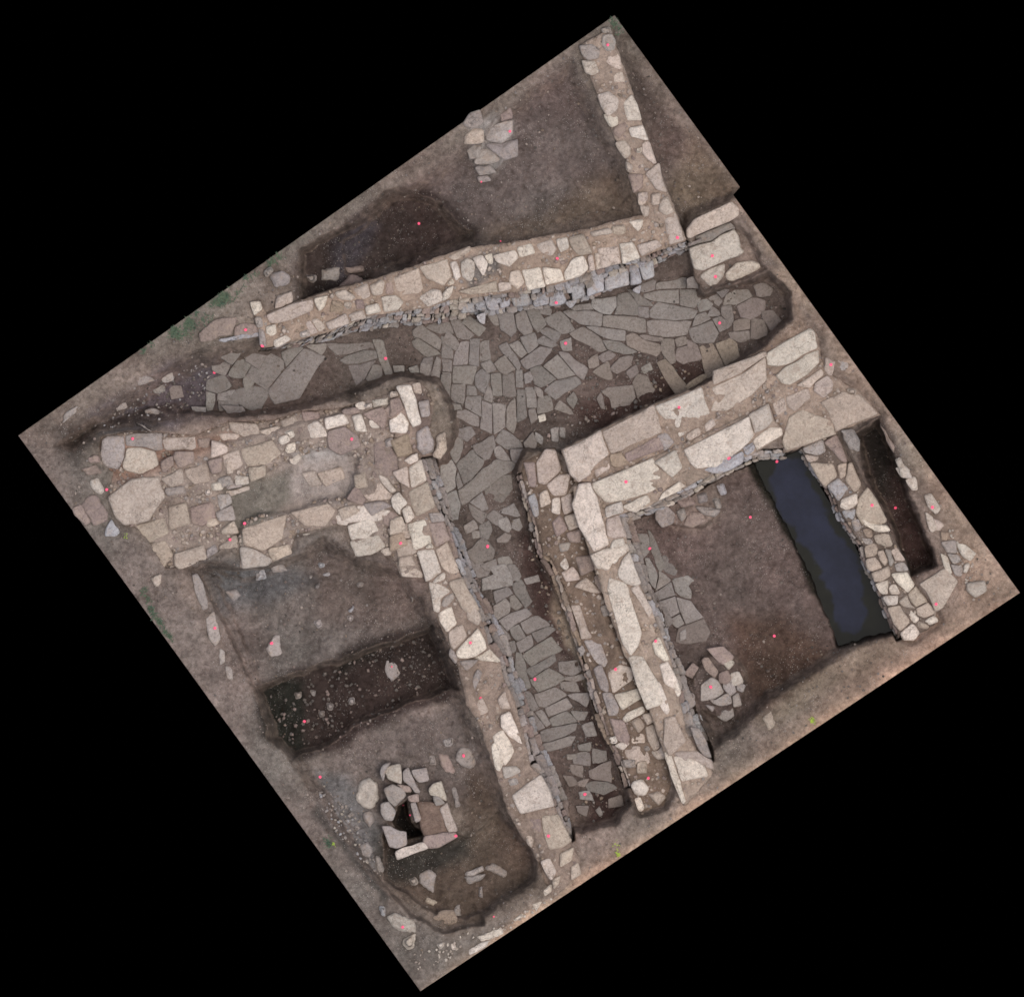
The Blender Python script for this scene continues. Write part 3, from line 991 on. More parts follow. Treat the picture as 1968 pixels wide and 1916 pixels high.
n 126,70 133,70 139,78 130,80 
n 72,46 75,39 82,36 78,42 74,55
m 100,71 110,69 111,76 102,76
m 88,58 102,60 104,66 97,66
# hearthcobble
g 49,56 60,51 68,57 70,74 62,84 53,82 45,73
# hearthbits
n 150,22 158,18 166,24 169,36 162,39 151,33
n 136,12 148,9 147,17 140,20
n 146,58 150,57 155,78 152,83 147,76
n 122,28 128,28 130,38 123,38
m 132,26 142,27 150,45 142,50 134,38
n 53,88 62,86 66,96 60,104 54,96
n 46,124 58,118 64,126 60,135 50,132
n 66,132 71,134 76,148 70,152 66,142
n 112,152 122,147 130,152 128,160 127,172 112,161
n 160,150 178,143 180,148 168,155 160,154
n 100,157 108,154 112,162 104,164
n 46,100 50,104 46,107 42,105
@ 280 1000 3.808
# westledge
n 34,40 38,39 42,46 46,64 42,66 36,52
n 44,72 50,66 55,86 51,92 46,86
n 54,93 58,96 58,104 54,106
n 58,106 63,108 64,117 60,116
# roombits
f 126,31 131,31 131,34 127,35
f 148,66 152,62 153,64 150,68
n 122,74 128,72 130,77 126,79
n 147,70 152,69 152,74 149,75
n 119,40 122,40 122,42 120,43
n 94,84 98,84 100,98 92,100 88,94
n 176,102 184,100 187,112 180,118 175,110
n 108,126 114,125 114,130 110,131
n 120,124 125,124 124,129 121,128
n 132,133 138,134 137,139 133,139
n 148,130 153,129 152,135 149,135
n 126,140 131,139 131,144 127,144
n 58,52 66,50 70,55 64,59
@ 550 130 3.173
# limepier
n 108,34 112,28 118,26 120,33 117,36 110,36
t 109,42 114,38 120,38 120,45 113,46 109,46
n 121,36 128,35 133,33 138,32 138,40 132,46 122,44
n 122,47 132,47 141,44 141,54 134,56 126,52
n 110,48 119,48 118,55 112,56
n 116,50 126,50 130,56 122,60 115,58
n 115,61 124,59 128,64 118,66
n 117,67 123,66 125,69 118,70
m 130,25 137,24 138,31 131,33
@ 30 500 3.808
# marblekerb
f 148,58 162,55 184,52 184,55 150,60
m 152,42 162,42 158,55 148,56 146,58 135,60 134,54 142,46
m 160,49 166,46 176,47 182,52 168,57 160,56
# pave_w
d 150,72 158,63 167,66 158,76 150,72
d 143,73 150,72 157,76 153,84 144,80
d 156,84 166,68 174,74 168,86 160,86
d 168,65 180,60 184,70 178,80 168,74
d 167,87 174,75 180,80 174,92 168,96
d 140,88 152,84 158,92 148,98 140,94
m 112,92 121,92 123,100 114,102
d 152,100 172,92 188,93 178,112 164,106
d 150,106 166,107 170,116 160,118
d 148,98 160,96 166,100 156,104 148,103
# westbits
n 94,110 100,108 110,112 104,116 96,114
n 88,119 94,121 100,126
n 34,120 36,112 46,106 44,112
# streetbits
n 84,88 96,84 102,88 90,92
n 98,92 108,90 110,96 102,98
n 104,82 114,80 116,88 108,90
n 72,104 80,102 82,108 74,110
@ 600 1600 3.912
# cornerboulder
g 56,63 62,60 70,63 77,67 78,75 66,74 60,70
g 68,80 78,75 77,86 72,88 68,84
f 50,55 55,55 55,63 52,62
# southbits
w 93,84 99,82 97,88
w 104,83 107,83 109,88 105,88
w 124,78 142,71 144,76 128,82
w 118,88 128,82 134,81 130,86 118,92
b 90,64 98,58 106,58 110,66 104,70 94,66
t 86,48 96,52 94,56 84,52
'''
# ------------------------------------------------------------------ the ground sheet
def build_ground():
    L = np.array([35., 837.]); T = np.array([1181., 30.]); B = np.array([808., 1904.])
    right = pts('1181,30 1422,360 1409,375 1960,1139')
    nu, nv = 640, 620
    # parameter of the right-hand edge: by arc length, with the notch corners hit exactly
    seg = np.linalg.norm(np.diff(right, axis=0), axis=1); cum = np.concatenate([[0], np.cumsum(seg)])/seg.sum()
    v = np.linspace(0, 1, nv)
    for c in cum[1:-1]: v[np.argmin(abs(v-c))] = c
    R = np.stack([np.interp(v, cum, right[:, 0]), np.interp(v, cum, right[:, 1])], 1)
    Lf = L[None]*(1-v[:, None])+B[None]*v[:, None]
    u = np.linspace(0, 1, nu)
    P = Lf[:, None, :]*(1-u[None, :, None])+R[:, None, :]*u[None, :, None]
    X = P[..., 0].ravel(); Y = P[..., 1].ravel()
    H = ground(X, Y)
    # ---- soil colours (kinds of earth: dry baulk, trodden floor, damp clay, mud, lime dust)
    C = np.tile(lin((129, 113, 102)), (len(X), 1))
    wx = X+16*fbm(X, Y, 70, 31); wy = Y+16*fbm(X, Y, 70, 37)
    for rgb, f, amt, p in SOIL:
        t = (sstep((sdist(wx, wy, p)+f)/(2*f))*amt)[:, None]
        C = C*(1-t)+lin(rgb)[None]*t
    # cut sections show paler, drier, banded earth
    Hg = H.reshape(nv, nu); gy, gx = np.gradient(Hg); gy /= .0225; gx /= .0215
    for _ in range(2):
        gx = (np.roll(gx, 1, 0)+gx+np.roll(gx, -1, 0))/3; gy = (np.roll(gy, 1, 1)+gy+np.roll(gy, -1, 1))/3
    sl = np.sqrt(gx**2+gy**2).ravel()
    band = 1+.25*vnoise(X*.12+Y*.12, H*100, 9, 3)+.8*fbm(X, Y, 9, 63, 3)
    t = (sstep((sl-.5)/1.6)*.55*(1-np.maximum(sstep(sdist(X, Y, pts('1420,870 1560,840 1760,1225 1600,1268'))/8), 0)))[:, None]
    C = C*(1-t)+(lin((122, 103, 90))[None]*band[:, None])*t
    C *= (1+0.30*fbm(X, Y, 85, 49, 3))[:, None]
    C *= (1+0.22*fbm(X, Y, 30, 51)+0.25*fbm(X, Y, 7, 57, 2))[:, None]
    Lm = C @ np.array([.25, .6, .15]); C = C*.78+Lm[:, None]*.22; C = C*.99
    C[:, 0] *= 1+0.10*fbm(X, Y, 120, 61); C = np.clip(C, 0.004, 1)
    V = np.stack([(X-984)*S, (958-Y)*S, H], 1)
    i = np.arange(nu*nv).reshape(nv, nu)
    F = np.stack([i[:-1, :-1], i[1:, :-1], i[1:, 1:], i[:-1, 1:]], -1).reshape(-1, 4)
    # cut sides of the block of earth
    ring = np.concatenate([i[0, :], i[1:, -1], i[-1, -2::-1], i[-2:0:-1, 0]])
    n0 = len(V); low = V[ring].copy(); low[:, 2] = -2.6
    V = np.vstack([V, low]); C = np.vstack([C, C[ring]])
    k = len(ring); a = np.arange(k); b = (a+1) % k
    F2 = np.stack([ring[a], ring[b], n0+b, n0+a], -1)
    F = np.vstack([F, F2])
    me = bpy.data.meshes.new('ground')
    me.vertices.add(len(V)); me.vertices.foreach_set('co', V.astype(np.float32).ravel())
    me.loops.add(F.size); me.loops.foreach_set('vertex_index', F.astype(np.int32).ravel())
    me.polygons.add(len(F)); me.polygons.foreach_set('loop_start', np.arange(0, F.size, 4, dtype=np.int32))
    me.polygons.foreach_set('loop_total', np.full(len(F), 4, np.int32))
    me.update(calc_edges=True)
    me.polygons.foreach_set('use_smooth', np.ones(len(F), bool))
    at = me.color_attributes.new('Col', 'FLOAT_COLOR', 'POINT')
    at.data.foreach_set('color', np.hstack([C, np.ones((len(C), 1))]).astype(np.float32).ravel())
    me.materials.append(M_SOIL)
    me.validate()
    o = bpy.data.objects.new('ground', me); col.objects.link(o)
    setp(o, 'brown excavated earth stepping down into the trenches and rooms', 'ground', kind='structure')
SOIL = [
 # rgb, feather, amount, outline
 ((158, 133, 113), 30, .9, pts('800,1916 808,1850 1000,1760 1240,1600 1500,1420 1640,1300 1830,1170 1860,1080 1740,850 1610,690 1520,520 1400,370 1500,480 1980,1139 820,1920')),
 ((188, 152, 124), 14, .85, pts('800,1916 1000,1766 1240,1610 1560,1400 1750,1270 1960,1139 1960,1160 1500,1470')),
 ((122, 110, 100), 26, .9, pts('35,837 300,600 560,450 800,300 1100,90 1181,20 1240,100 1150,130 900,270 700,400 560,500 480,580 200,780 120,860')),
 ((119, 108, 101), 26, .9, pts('120,870 190,900 220,1000 330,1100 400,1210 480,1330 560,1480 720,1700 860,1800 980,1760 808,1920 20,837')),
 ((104, 90, 85), 24, 1, pts('960,230 1100,110 1130,165 1170,250 1205,310 1240,425 1100,455 1000,475 860,505 560,610 560,500 840,320')),
 ((112, 92, 76), 30, .8, pts('1120,340 1220,330 1240,430 1100,460 960,480 930,450 1050,420')),
 ((66, 54, 50), 12, .95, pts('625,455 740,365 800,352 850,375 925,440 920,480 700,548 600,600 570,600 575,480')),
 ((78, 72, 78), 16, .8, pts('640,460 700,420 730,440 690,500 660,540 640,540')),
 ((96, 82, 75), 18, 1, pts('1180,75 1260,180 1370,335 1398,385 1330,420 1312,480 1262,370 1220,225')),
 ((120, 102, 84), 30, .9, pts('1330,260 1422,360 1400,400 1330,420 1290,360')),
 ((98, 84, 77), 16, 1, pts('115,850 210,785 390,678 500,675 530,650 800,590 1080,550 1300,470 1350,560 1480,518 1530,615 1440,690 1240,800 1015,875 1015,960 1090,1150 1165,1400 1220,1550 1120,1605 1010,1430 930,1220 845,1000 860,880 850,750 770,728 540,798 300,822 155,870')),
 ((92, 84, 90), 22, .9, pts('180,800 330,700 420,690 440,720 400,780 330,820 200,830')),
 ((52, 49, 46), 30, .85, pts('110,830 180,810 300,820 190,850 150,900 130,890')),
 ((66, 44, 38), 18, .7, pts('1090,780 1200,740 1290,690 1420,690 1300,770 1150,830')),
 ((62, 42, 38), 16, .8, pts('990,1010 1030,1020 1090,1160 1160,1400 1200,1560 1120,1600 1140,1480 1100,1300 1040,1200 1000,1100')),
 ((150, 132, 112), 10, .9, pts('1060,1180 1075,1110 1090,1160 1120,1260 1150,1360 1180,1440 1160,1420 1120,1310')),
 ((112, 101, 95), 22, 1, pts('360,1080 470,1085 620,1020 790,1095 850,1200 895,1330 560,1475 470,1315')),
 ((104, 86, 78), 30, .7, pts('600,1060 720,1060 820,1120 840,1200 700,1220 600,1180')),
 ((92, 90, 92), 22, .8, pts('400,1080 540,1080 600,1110 520,1160 420,1170')),
 ((62, 50, 46), 12, 1, pts('478,1320 620,1265 760,1205 845,1195 880,1290 893,1335 750,1380 650,1440 570,1462 508,1410')),
 ((40, 40, 34), 14, .9, pts('490,1330 540,1300 580,1310 590,1430 570,1460 510,1410')),
 ((40, 38, 33), 14, .8, pts('640,1270 720,1235 720,1260 650,1290')),
 ((112, 100, 94), 20, 1, pts('570,1475 650,1440 750,1385 893,1345 950,1450 900,1530 740,1600 720,1700 640,1595')),
 ((96, 78, 66), 24, .9, pts('900,1480 960,1500 1035,1640 1042,1705 870,1790 760,1710 720,1600 880,1610')),
 ((112, 110, 110), 16, .8, pts('600,1480 660,1480 700,1560 740,1600 720,1690 650,1600')),
 ((30, 27, 25), 5, .9, pts('762,1547 784,1532 793,1575 815,1598 817,1606 780,1617 765,1598 754,1580')),
 ((58, 56, 52), 18, .85, pts('715,1590 760,1640 900,1600 900,1640 800,1700 730,1690')),
 ((70, 66, 62), 10, .85, pts('615,1540 640,1590 700,1670 760,1720 745,1735 680,1670 600,1560')),
 ((100, 84, 78), 22, 1, pts('1185,990 1500,860 1560,850 1745,1215 1600,1280 1365,1450 1285,1280')),
 ((82, 60, 48), 26, .85, pts('1400,1180 1500,1180 1600,1260 1560,1330 1450,1360 1420,1300')),
 ((126, 110, 92), 22, .8, pts('1560,1290 1640,1240 1740,1210 1760,1240 1600,1330 1480,1400 1450,1380')),
 ((34, 31, 23), 7, .98, pts('1420,880 1560,860 1630,960 1690,1110 1730,1215 1610,1250 1572,1160 1510,1030')),
 ((50, 38, 30), 14, .7, pts('1640,1060 1690,1110 1730,1215 1650,1235')),
 ((72, 54, 50), 10, 1, pts('1640,835 1690,800 1728,885 1765,985 1808,1090 1745,1115 1705,1010 1660,915')),
 ((40, 40, 36), 16, .7, pts('1650,830 1690,800 1715,880 1720,960 1690,950')),
 ((142, 120, 102), 10, .9, pts('1500,520 1540,600 1560,640 1440,690 1480,660 1535,620 1480,520')),
 ((156, 134, 114), 12, .9, pts('1420,400 1440,400 1550,560 1560,600 1530,570')),
 ((124, 108, 98), 16, .9, pts('1278,952 1330,925 1375,912 1388,950 1385,990 1360,1015 1300,1018 1268,1000')),
 ((156, 149, 145), 14, .75, pts('900,235 945,215 980,235 985,295 940,330 915,300')),
 ((132, 116, 102), 14, .8, pts('810,735 835,740 862,780 870,830 860,875 835,890 805,870')),
]
build_ground()

# black cloth the block of earth lies on
bs = mesh('black_backdrop', [(-40, -40, -2.62), (40, -40, -2.62), (40, 40, -2.62), (-40, 40, -2.62)], [(0, 1, 2, 3)], M_BLACK, smooth=False)
setp(bs, 'plain black surface around the excavated square', 'backdrop', kind='structure')

# ------------------------------------------------------------------ stones
PAL = {k: lin(v) for k, v in {'w': (206, 194, 182), 'p': (184, 169, 158), 't': (176, 161, 148), 'b': (156, 138, 122),
       'g': (183, 172, 161), 'n': (154, 145, 140), 'm': (148, 131, 124), 'd': (116, 109, 104), 'f': (164, 161, 163)}.items()}
def ring_pts(poly, seg, rough):
    """chipped outline: corners cut, edges jittered"""
    n = len(poly); out = []
    for i in range(n):
        p0, p1, p2 = poly[i-1], poly[i], poly[(i+1) % n]
        l1 = np.linalg.norm(p1-p0); l2 = np.linalg.norm(p2-p1)
        c = random.uniform(1.2, 3.8)*min(1, rough*1.4)
        out.append(p1+(p0-p1)*min(0.3, c/max(l1, 1e-6))); out.append(p1+(p2-p1)*min(0.3, c/max(l2, 1e-6)))
    res = []; m = len(out)
    for i in range(m):
        a, b = out[i], out[(i+1) % m]; d = b-a; l = np.linalg.norm(d); k = max(1, int(round(l/seg)))
        nrm = np.array([-d[1], d[0]])/max(l, 1e-6)
        for j in range(k):
            res.append(a+d*j/k+(nrm*random.gauss(0, rough) if j else 0))
    return np.array(res)
def stone_geo(poly, ztop, thick, rgb, seg=6, rough=.55, bevel=2.0, dome=.012, tilt=.03, flare=1.0):
    poly = np.asarray(poly, float)
    r = ring_pts(poly, seg, rough); c = r.mean(axis=0); n = len(r)
    R = np.sqrt(((r-c)**2).sum(1).mean())
    tx, ty = random.uniform(-tilt, tilt), random.uniform(-tilt, tilt)
    ox, oy = random.uniform(0, 999), random.uniform(0, 999)
    rings = [(1.02*flare, -thick, 0), (1.03, -thick*.45, .0), (1.0, -bevel*S*.9, .0), (1-0.45*bevel/R, -bevel*S*.25, .2), (1-1.2*bevel/R, 0, .7), (.62, 0, 1), (.3, 0, 1)]
    V = []; F = []
    for f, dz, k in rings:
        q = c+(r-c)*f
        nz = fbm(q[:, 0]+ox, q[:, 1]+oy, 14, 2, 3)
        z = ztop+dz+dome*(1-f)*(1 if k else 0)+k*(nz*dome*2.2)+((q[:, 0]-c[0])*tx+(q[:, 1]-c[1])*ty)*S
        V += [((x-984)*S, (958-y)*S, zz) for (x, y), zz in zip(q, z)]
    V.append(((c[0]-984)*S, (958-c[1])*S, ztop+dome))
    for k in range(len(rings)-1):
        for i in range(n):
            j = (i+1) % n; F.append((k*n+j, k*n+i, (k+1)*n+i, (k+1)*n+j))
    top = (len(rings)-1)*n; ce = len(V)-1
    for i in range(n): F.append((top+(i+1) % n, top+i, ce))
    F.append(tuple(range(n)))
    # plan y points down, so outlines drawn clockwise come out the other way round
    area = 0.5*np.sum(r[:, 0]*np.roll(r[:, 1], -1)-np.roll(r[:, 0], -1)*r[:, 1])
    if area < 0: F = [tuple(reversed(f)) for f in F]
    v = random.uniform(.90, 1.10); tint = np.array([random.uniform(.985, 1.025), 1, random.uniform(.97, 1.03)])
    return np.array(V), F, rgb*v*tint

WALLK = 'nwall longwall midwall lanewall kerbwall outerwall eastcorner roomwall benchwall stair roundbase roundpier hearth limepier drainedge longface'.split()
PP = dict(PAL); PP.update({k: lin(v) for k, v in {'d': (122, 115, 110), 'm': (121, 111, 105), 'n': (132, 126, 121), 't': (134, 121, 108), 'w': (180, 170, 160)}.items()})
def read(txt):
    G = {}; x0 = y0 = 0; sc_ = 1; g = None
    for ln in txt.strip().splitlines():
        t = ln.split()
        if not t: continue
        if t[0] == '@': x0, y0, sc_ = float(t[1]), float(t[2]), float(t[3])
        elif t[0] == '#': g = t[1]
        else:
            p = pts(' '.join(t[1:]))*10/sc_+np.array([x0, y0])
            G.setdefault(g, []).append((t[0], p))
    return G
G = read(TRACE)
def dense(p, seg=7):
    out = []
    for i in range(len(p)):
        a, b = p[i], p[(i+1) % len(p)]; k = max(1, int(np.linalg.norm(b-a)/seg))
        for j in range(k): out.append(a+(b-a)*j/k)
    return np.array(out)
def fit(group, gap, reach, grow_free=0.0):
    """let the outlines of neighbouring stones meet half-way, leaving a joint"""
    D = [dense(p) for _, p in group]; new = []
    box = [(d.min(0)-3*reach, d.max(0)+3*reach) for d in D]
    for i, d in enumerate(D):
        prv = np.roll(d, 1, 0); nxt = np.roll(d, -1, 0); t = nxt-prv
        nrm = np.stack([t[:, 1], -t[:, 0]], 1); nrm /= np.maximum(np.linalg.norm(nrm, axis=1), 1e-6)[:, None]
        area = np.sum(d[:, 0]*nxt[:, 1]-nxt[:, 0]*d[:, 1])
        if area < 0: nrm = -nrm
        nb = [D[j] for j in range(len(D)) if j != i and (box[j][0] < box[i][1]).all() and (box[j][1] > box[i][0]).all()]
        def dist(q):
            r = np.full(len(q), 1e9)
            for b in nb: r = np.minimum(r, -sdist(q[:, 0], q[:, 1], b))
            return r
        cur = dist(d); g = np.where(cur < 2*reach, 0.0, grow_free)
        for tt in np.arange(-2.5, reach+.01, 1.25):
            q = d+nrm*tt; dd = dist(q)
            ok = (dd >= tt+gap) if tt > 0 else (dd >= gap*.5)
            g = np.where(ok & (cur < 2*reach) & ((tt > 0) | (cur < gap)), np.maximum(tt, np.where(g == 0, -9, g)), g)
        g = np.where(g < -5, 0, g); g = (np.roll(g, 1)+2*g+np.roll(g, -1))/4
        new.append(d+nrm*g[:, None])
    return [(c, n) for (c, _), n in zip(group, new)]
for k_ in list(G):
    if k_.startswith('pave') or k_ == 'room_pave': pass
    elif k_ in WALLK: G[k_] = fit(G[k_], .8, 4.5, .9)
allp = [(k_, q) for k_ in G if k_.startswith('pave') for q in G[k_]]
ft = fit([q for _, q in allp], .35, 5.5, .6)
for k_ in list(G):
    if k_.startswith('pave'): G[k_] = [f for (kk, _), f in zip(allp, ft) if kk == k_]
G['room_pave'] = fit(G['room_pave'], .8, 4, .5)
def cpt(poly): return poly.mean(axis=0)

NOCHIP = [pts('428,935 480,920 590,870 650,860 690,880 680,960 620,960 560,985 520,985 470,1000 455,1050 440,990')]
STEP = {'midwall': [(-.20, 10, NOCHIP[0]), (-.15, 8, pts('180,880 240,928 330,880 430,850 530,826 575,812 640,800 700,780 700,740 500,770 380,820 180,820')), (-.10, 6, pts('260,1000 310,960 430,940 460,1100 300,1100'))],
        'lanewall': [(-.10, 10, pts('900,1262 960,1262 975,1350 1000,1400 930,1400')), (-.12, 10, pts('990,1600 1020,1590 1060,1700 1040,1720'))], 'kerbwall': [(-.10, 12, pts('1060,1100 1100,1080 1180,1250 1160,1290 1120,1250'))]}
def zoffs(key, x, y):
    x = np.asarray(x, float); r = np.zeros(x.shape)
    for dz, f, p in STEP.get(key, ()): r = np.minimum(r, dz*sstep((sdist(x, y, p)+f/2)/f))
    return r
# fill between and under the stones of a wall: top sheet with rough sides
def core(name, key, parent, rgb, batter=(4, -.95), patches=()):
    zt, p = OUT[key]
    r = []
    n = len(p)
    for i in range(n):
        a, b = p[i], p[(i+1) % n]; l = np.linalg.norm(b-a); k = max(1, int(l/7))
        for j in range(k): r.append(a+(b-a)*j/k)
    r = np.array(r); k = len(r)
    # keep the boundary simple: jitter little
    r = r+rng.normal(0, .7, r.shape)
    lo = r.min(0); hi = r.max(0)
    gx, gy = np.meshgrid(np.arange(lo[0], hi[0], 5.0), np.arange(lo[1], hi[1], 5.0))
    q = np.stack([gx.ravel(), gy.ravel()], 1)+rng.uniform(-1.6, 1.6, (gx.size, 2))
    q = q[sdist(q[:, 0], q[:, 1], r) > 3]
    allp = np.vstack([r, q])
    vs, es, fs, *_ = delaunay_2d_cdt([Vector(a) for a in allp], [], [list(range(k))], 1, 1e-4)
    P = np.array([tuple(v) for v in vs])
    sd = sdist(P[:, 0], P[:, 1], r)
    zz = zt-0.022-0.04*(1-sstep(sd/8))+0.06*fbm(P[:, 0], P[:, 1], 26, 71, 4)
    zz = zz+zoffs(key, P[:, 0], P[:, 1])
    V = np.stack([(P[:, 0]-984)*S, (958-P[:, 1])*S, zz], 1)
    C = np.tile(lin(rgb), (len(P), 1))
    for prgb, f, pp in patches:
        t = (sstep((sdist(P[:, 0]+9*fbm(P[:, 0], P[:, 1], 40, 4), P[:, 1], pp)+f)/(2*f)))[:, None]; C = C*(1-t)+lin(prgb)*t
    C *= (1+.35*fbm(P[:, 0], P[:, 1], 24, 81))[:, None]
    F = [tuple(f) for f in fs]
    # orient upward
    F2 = []
    for f in F:
        a, b, c = (V[f[0]], V[f[1]], V[f[2]])
        F2.append(f if (b[0]-a[0])*(c[1]-a[1])-(b[1]-a[1])*(c[0]-a[0]) > 0 else tuple(reversed(f)))
    # boundary edges -> sides
    cnt = {}
    for f in F2:
        for i in range(len(f)):
            e = (f[i], f[(i+1) % len(f)]); cnt[e] = 1
    bd = [e for e in cnt if (e[1], e[0]) not in cnt]
    cen = {}
    V = V.tolist(); C = C.tolist(); dn = {}
    bset = sorted({v for e in bd for v in e})
    for v in bset:
        prev = v
        x, y = P[v]
        # outward direction by finite difference of the distance field
        gx = float(sdist(np.array([x+1.]), np.array([y]), p)[0]-sdist(np.array([x-1.]), np.array([y]), p)[0])
        gy = float(sdist(np.array([x]), np.array([y+1.]), p)[0]-sdist(np.array([x]), np.array([y-1.]), p)[0])
        l = math.hypot(gx, gy) or 1; ox, oy = -gx/l, -gy/l
        ids = []
        for f in (.33, .66, 1.0):
            w = batter[0]*f+random.uniform(-1, 1)
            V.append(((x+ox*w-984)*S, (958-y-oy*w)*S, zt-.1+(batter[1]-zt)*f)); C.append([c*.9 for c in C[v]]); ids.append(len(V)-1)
        dn[v] = ids
    for a, b in bd:
        pa, pb = a, b
        for k in range(3):
            qa, qb = dn[a][k], dn[b][k]; F2.append((pb, pa, qa, qb)); pa, pb = qa, qb
    return mesh(name, V, F2, M_FILL, C, parent)

# the small stones packed between the big ones: one countless part per wall
def chips(name, polys, outline, parent, zt, n, cols, rmin=1.6, rmax=4.6, margin=2, zkey=None):
    V = []; F = []; C = []
    lo = outline.min(0); hi = outline.max(0)
    q = rng.uniform(lo, hi, (n*6, 2)); q = q[sdist(q[:, 0], q[:, 1], outline) > margin]
    gap = np.full(len(q), 1e9)
    for pp in polys: gap = np.minimum(gap, -sdist(q[:, 0], q[:, 1], pp))
    for ex in NOCHIP: gap = np.where(sdist(q[:, 0], q[:, 1], ex) > 0, 0, gap)
    ok = gap > 1.0; q = q[ok][:n]; gap = gap[ok][:n]
    for (x, y), gp in zip(q, gap):
        r = min(random.uniform(rmin, rmax), gp+1.6)
        k = random.choice((4, 5, 5, 6)); a0 = random.uniform(0, 6.3); el = random.uniform(.55, 1)
        ang = random.uniform(0, 3.14)
        pr = []
        for i in range(k):
            t = a0+6.283*i/k+random.uniform(-.3, .3); rr = r*random.uniform(.8, 1.15)
            u, v = rr*math.cos(t), rr*el*math.sin(t)
            pr.append((x+u*math.cos(ang)-v*math.sin(ang), y+u*math.sin(ang)+v*math.cos(ang)))
        z = zt+random.uniform(-.05, .0)+float(zoffs(zkey, [x], [y])[0]) if not callable(zt) else zt(x, y)+r*.004
        rgb = PAL[random.choice(cols)]*random.uniform(.75, 1.1)
        n0 = len(V); b = r*.006+.008
        sx, sy = random.uniform(-.1, .1), random.uniform(-.1, .1)
        for f, dz in ((1, -b*2.5), (1, 0), (.62, b)):
            for (a, c) in pr: V.append(((x+(a-x)*f-984)*S, (958-y-(c-y)*f)*S, z+dz+((a-x)*sx+(c-y)*sy)*S*f)); C.append(rgb)
        for L_ in (0, 1):
            for i in range(k):
                j = (i+1) % k; F.append((n0+L_*k+i, n0+L_*k+j, n0+(L_+1)*k+j, n0+(L_+1)*k+i)[::-1])
        F.append(tuple(n0+2*k+i for i in range(k))[::-1])
    o = mesh(name, V, F, M_STONE, C, parent, smooth=False)
    return o

# coursed masonry seen on the side of a wall: rows of thin stones stepping out and down
def face(name, top, bot, z0, z1, parent, cols, rows=None, lmin=9, lmax=26, mat=None):
    top = pts(top); bot = pts(bot)
    def arc(p, n):
        s = np.concatenate([[0], np.cumsum(np.linalg.norm(np.diff(p, axis=0), axis=1))]); s /= s[-1]
        t = np.linspace(0, 1, n); return np.stack([np.interp(t, s, p[:, 0]), np.interp(t, s, p[:, 1])], 1)
    n = 400; A = arc(top, n); B_ = arc(bot, n)
    ln = np.linalg.norm(np.diff(top, axis=0), axis=1).sum(); wd = np.linalg.norm(A-B_, axis=1).mean()
    rows = rows or max(2, int(wd/8))
    V = []; F = []; C = []
    for r in range(rows):
        s = 0.0
        while s < ln:
            l = random.uniform(lmin, lmax)
            i0 = int(s/ln*(n-1)); i1 = min(n-1, int((s+l-.1)/ln*(n-1)))
            if i1 <= i0: break
            f0, f1 = (r-.3)/rows, (r+1+random.uniform(-.3, .45))/rows
            P4 = [A[i0]*(1-f0)+B_[i0]*f0, A[i1]*(1-f0)+B_[i1]*f0, A[i1]*(1-f1)+B_[i1]*f1, A[i0]*(1-f1)+B_[i0]*f1]
            P4 = np.array([q+np.array([random.gauss(0, 1.1), random.gauss(0, 1.1)]) for q in P4])
            zc = z0+(z1-z0)*(r+.5)/rows+random.uniform(-.02, .03)
            v, f, c = stone_geo(P4, zc, abs(z1-z0)/rows+.12, PAL[random.choice(cols)]*random.uniform(.7, 1.05), seg=4, rough=.8, bevel=1.6, dome=.02, tilt=.25)
            F += [tuple(a+len(V) for a in q) for q in f]; V += v.tolist(); C += [c]*len(v)
            s += l
    return mesh(name, V, F, mat or M_STONE, C, parent)

def put(keys, parent, zf, thick, name='stone', mat=None, pal=PAL, **kw):
    out = []
    for key in keys:
        for code, poly in G[key]:
            c = cpt(poly); z = zf(c[0], c[1]) if callable(zf) else zf
            v, f, rgb = stone_geo(poly, z+random.uniform(-.012, .02), thick, pal[code], **kw)
            out.append(mesh(name, v, f, mat or M_STONE, rgb, parent))
    return out

WT = {
 'nwall': ('straight stone wall of pale fieldstones running down from the top corner', (152, 136, 124), []),
 'longwall': ('long straight wall of cream stones between upper room and paved street', (154, 136, 122), [((112, 106, 102), 8, pts('885,500 960,480 960,520 900,560'))]),
 'midwall': ('broad wall of flat slabs with pale dusty filling, left of the lane', (140, 127, 118), [((148, 138, 132), 26, pts('560,880 680,860 690,950 640,965 520,960')), ((118, 112, 104), 14, pts('428,935 560,905 560,960 540,980 450,1060 440,1010')), ((166, 161, 158), 14, pts('570,870 640,862 660,875 590,885')), ((148, 122, 108), 14, pts('190,850 400,840 480,820 400,870 240,930 200,920'))]),
 'lanewall': ('longest wall, whitish blocks, bordering the left side of the narrow lane', (142, 126, 115), [((112, 98, 92), 10, pts('800,740 830,760 826,830 809,880 790,800'))]),
 'kerbwall': ('low crumbling wall of rubble along the right side of the narrow lane', (118, 102, 90), []),
 'outerwall': ('wall of massive squared blocks below the steps and paved street', (150, 133, 120), []),
 'roomwall': ('angled wall of long dressed white blocks enclosing the flooded room', (156, 140, 127), []),
 'benchwall': ('wall of irregular flat tan stones between water trench and narrow pit', (108, 96, 88), []),
}
ROOT = {}
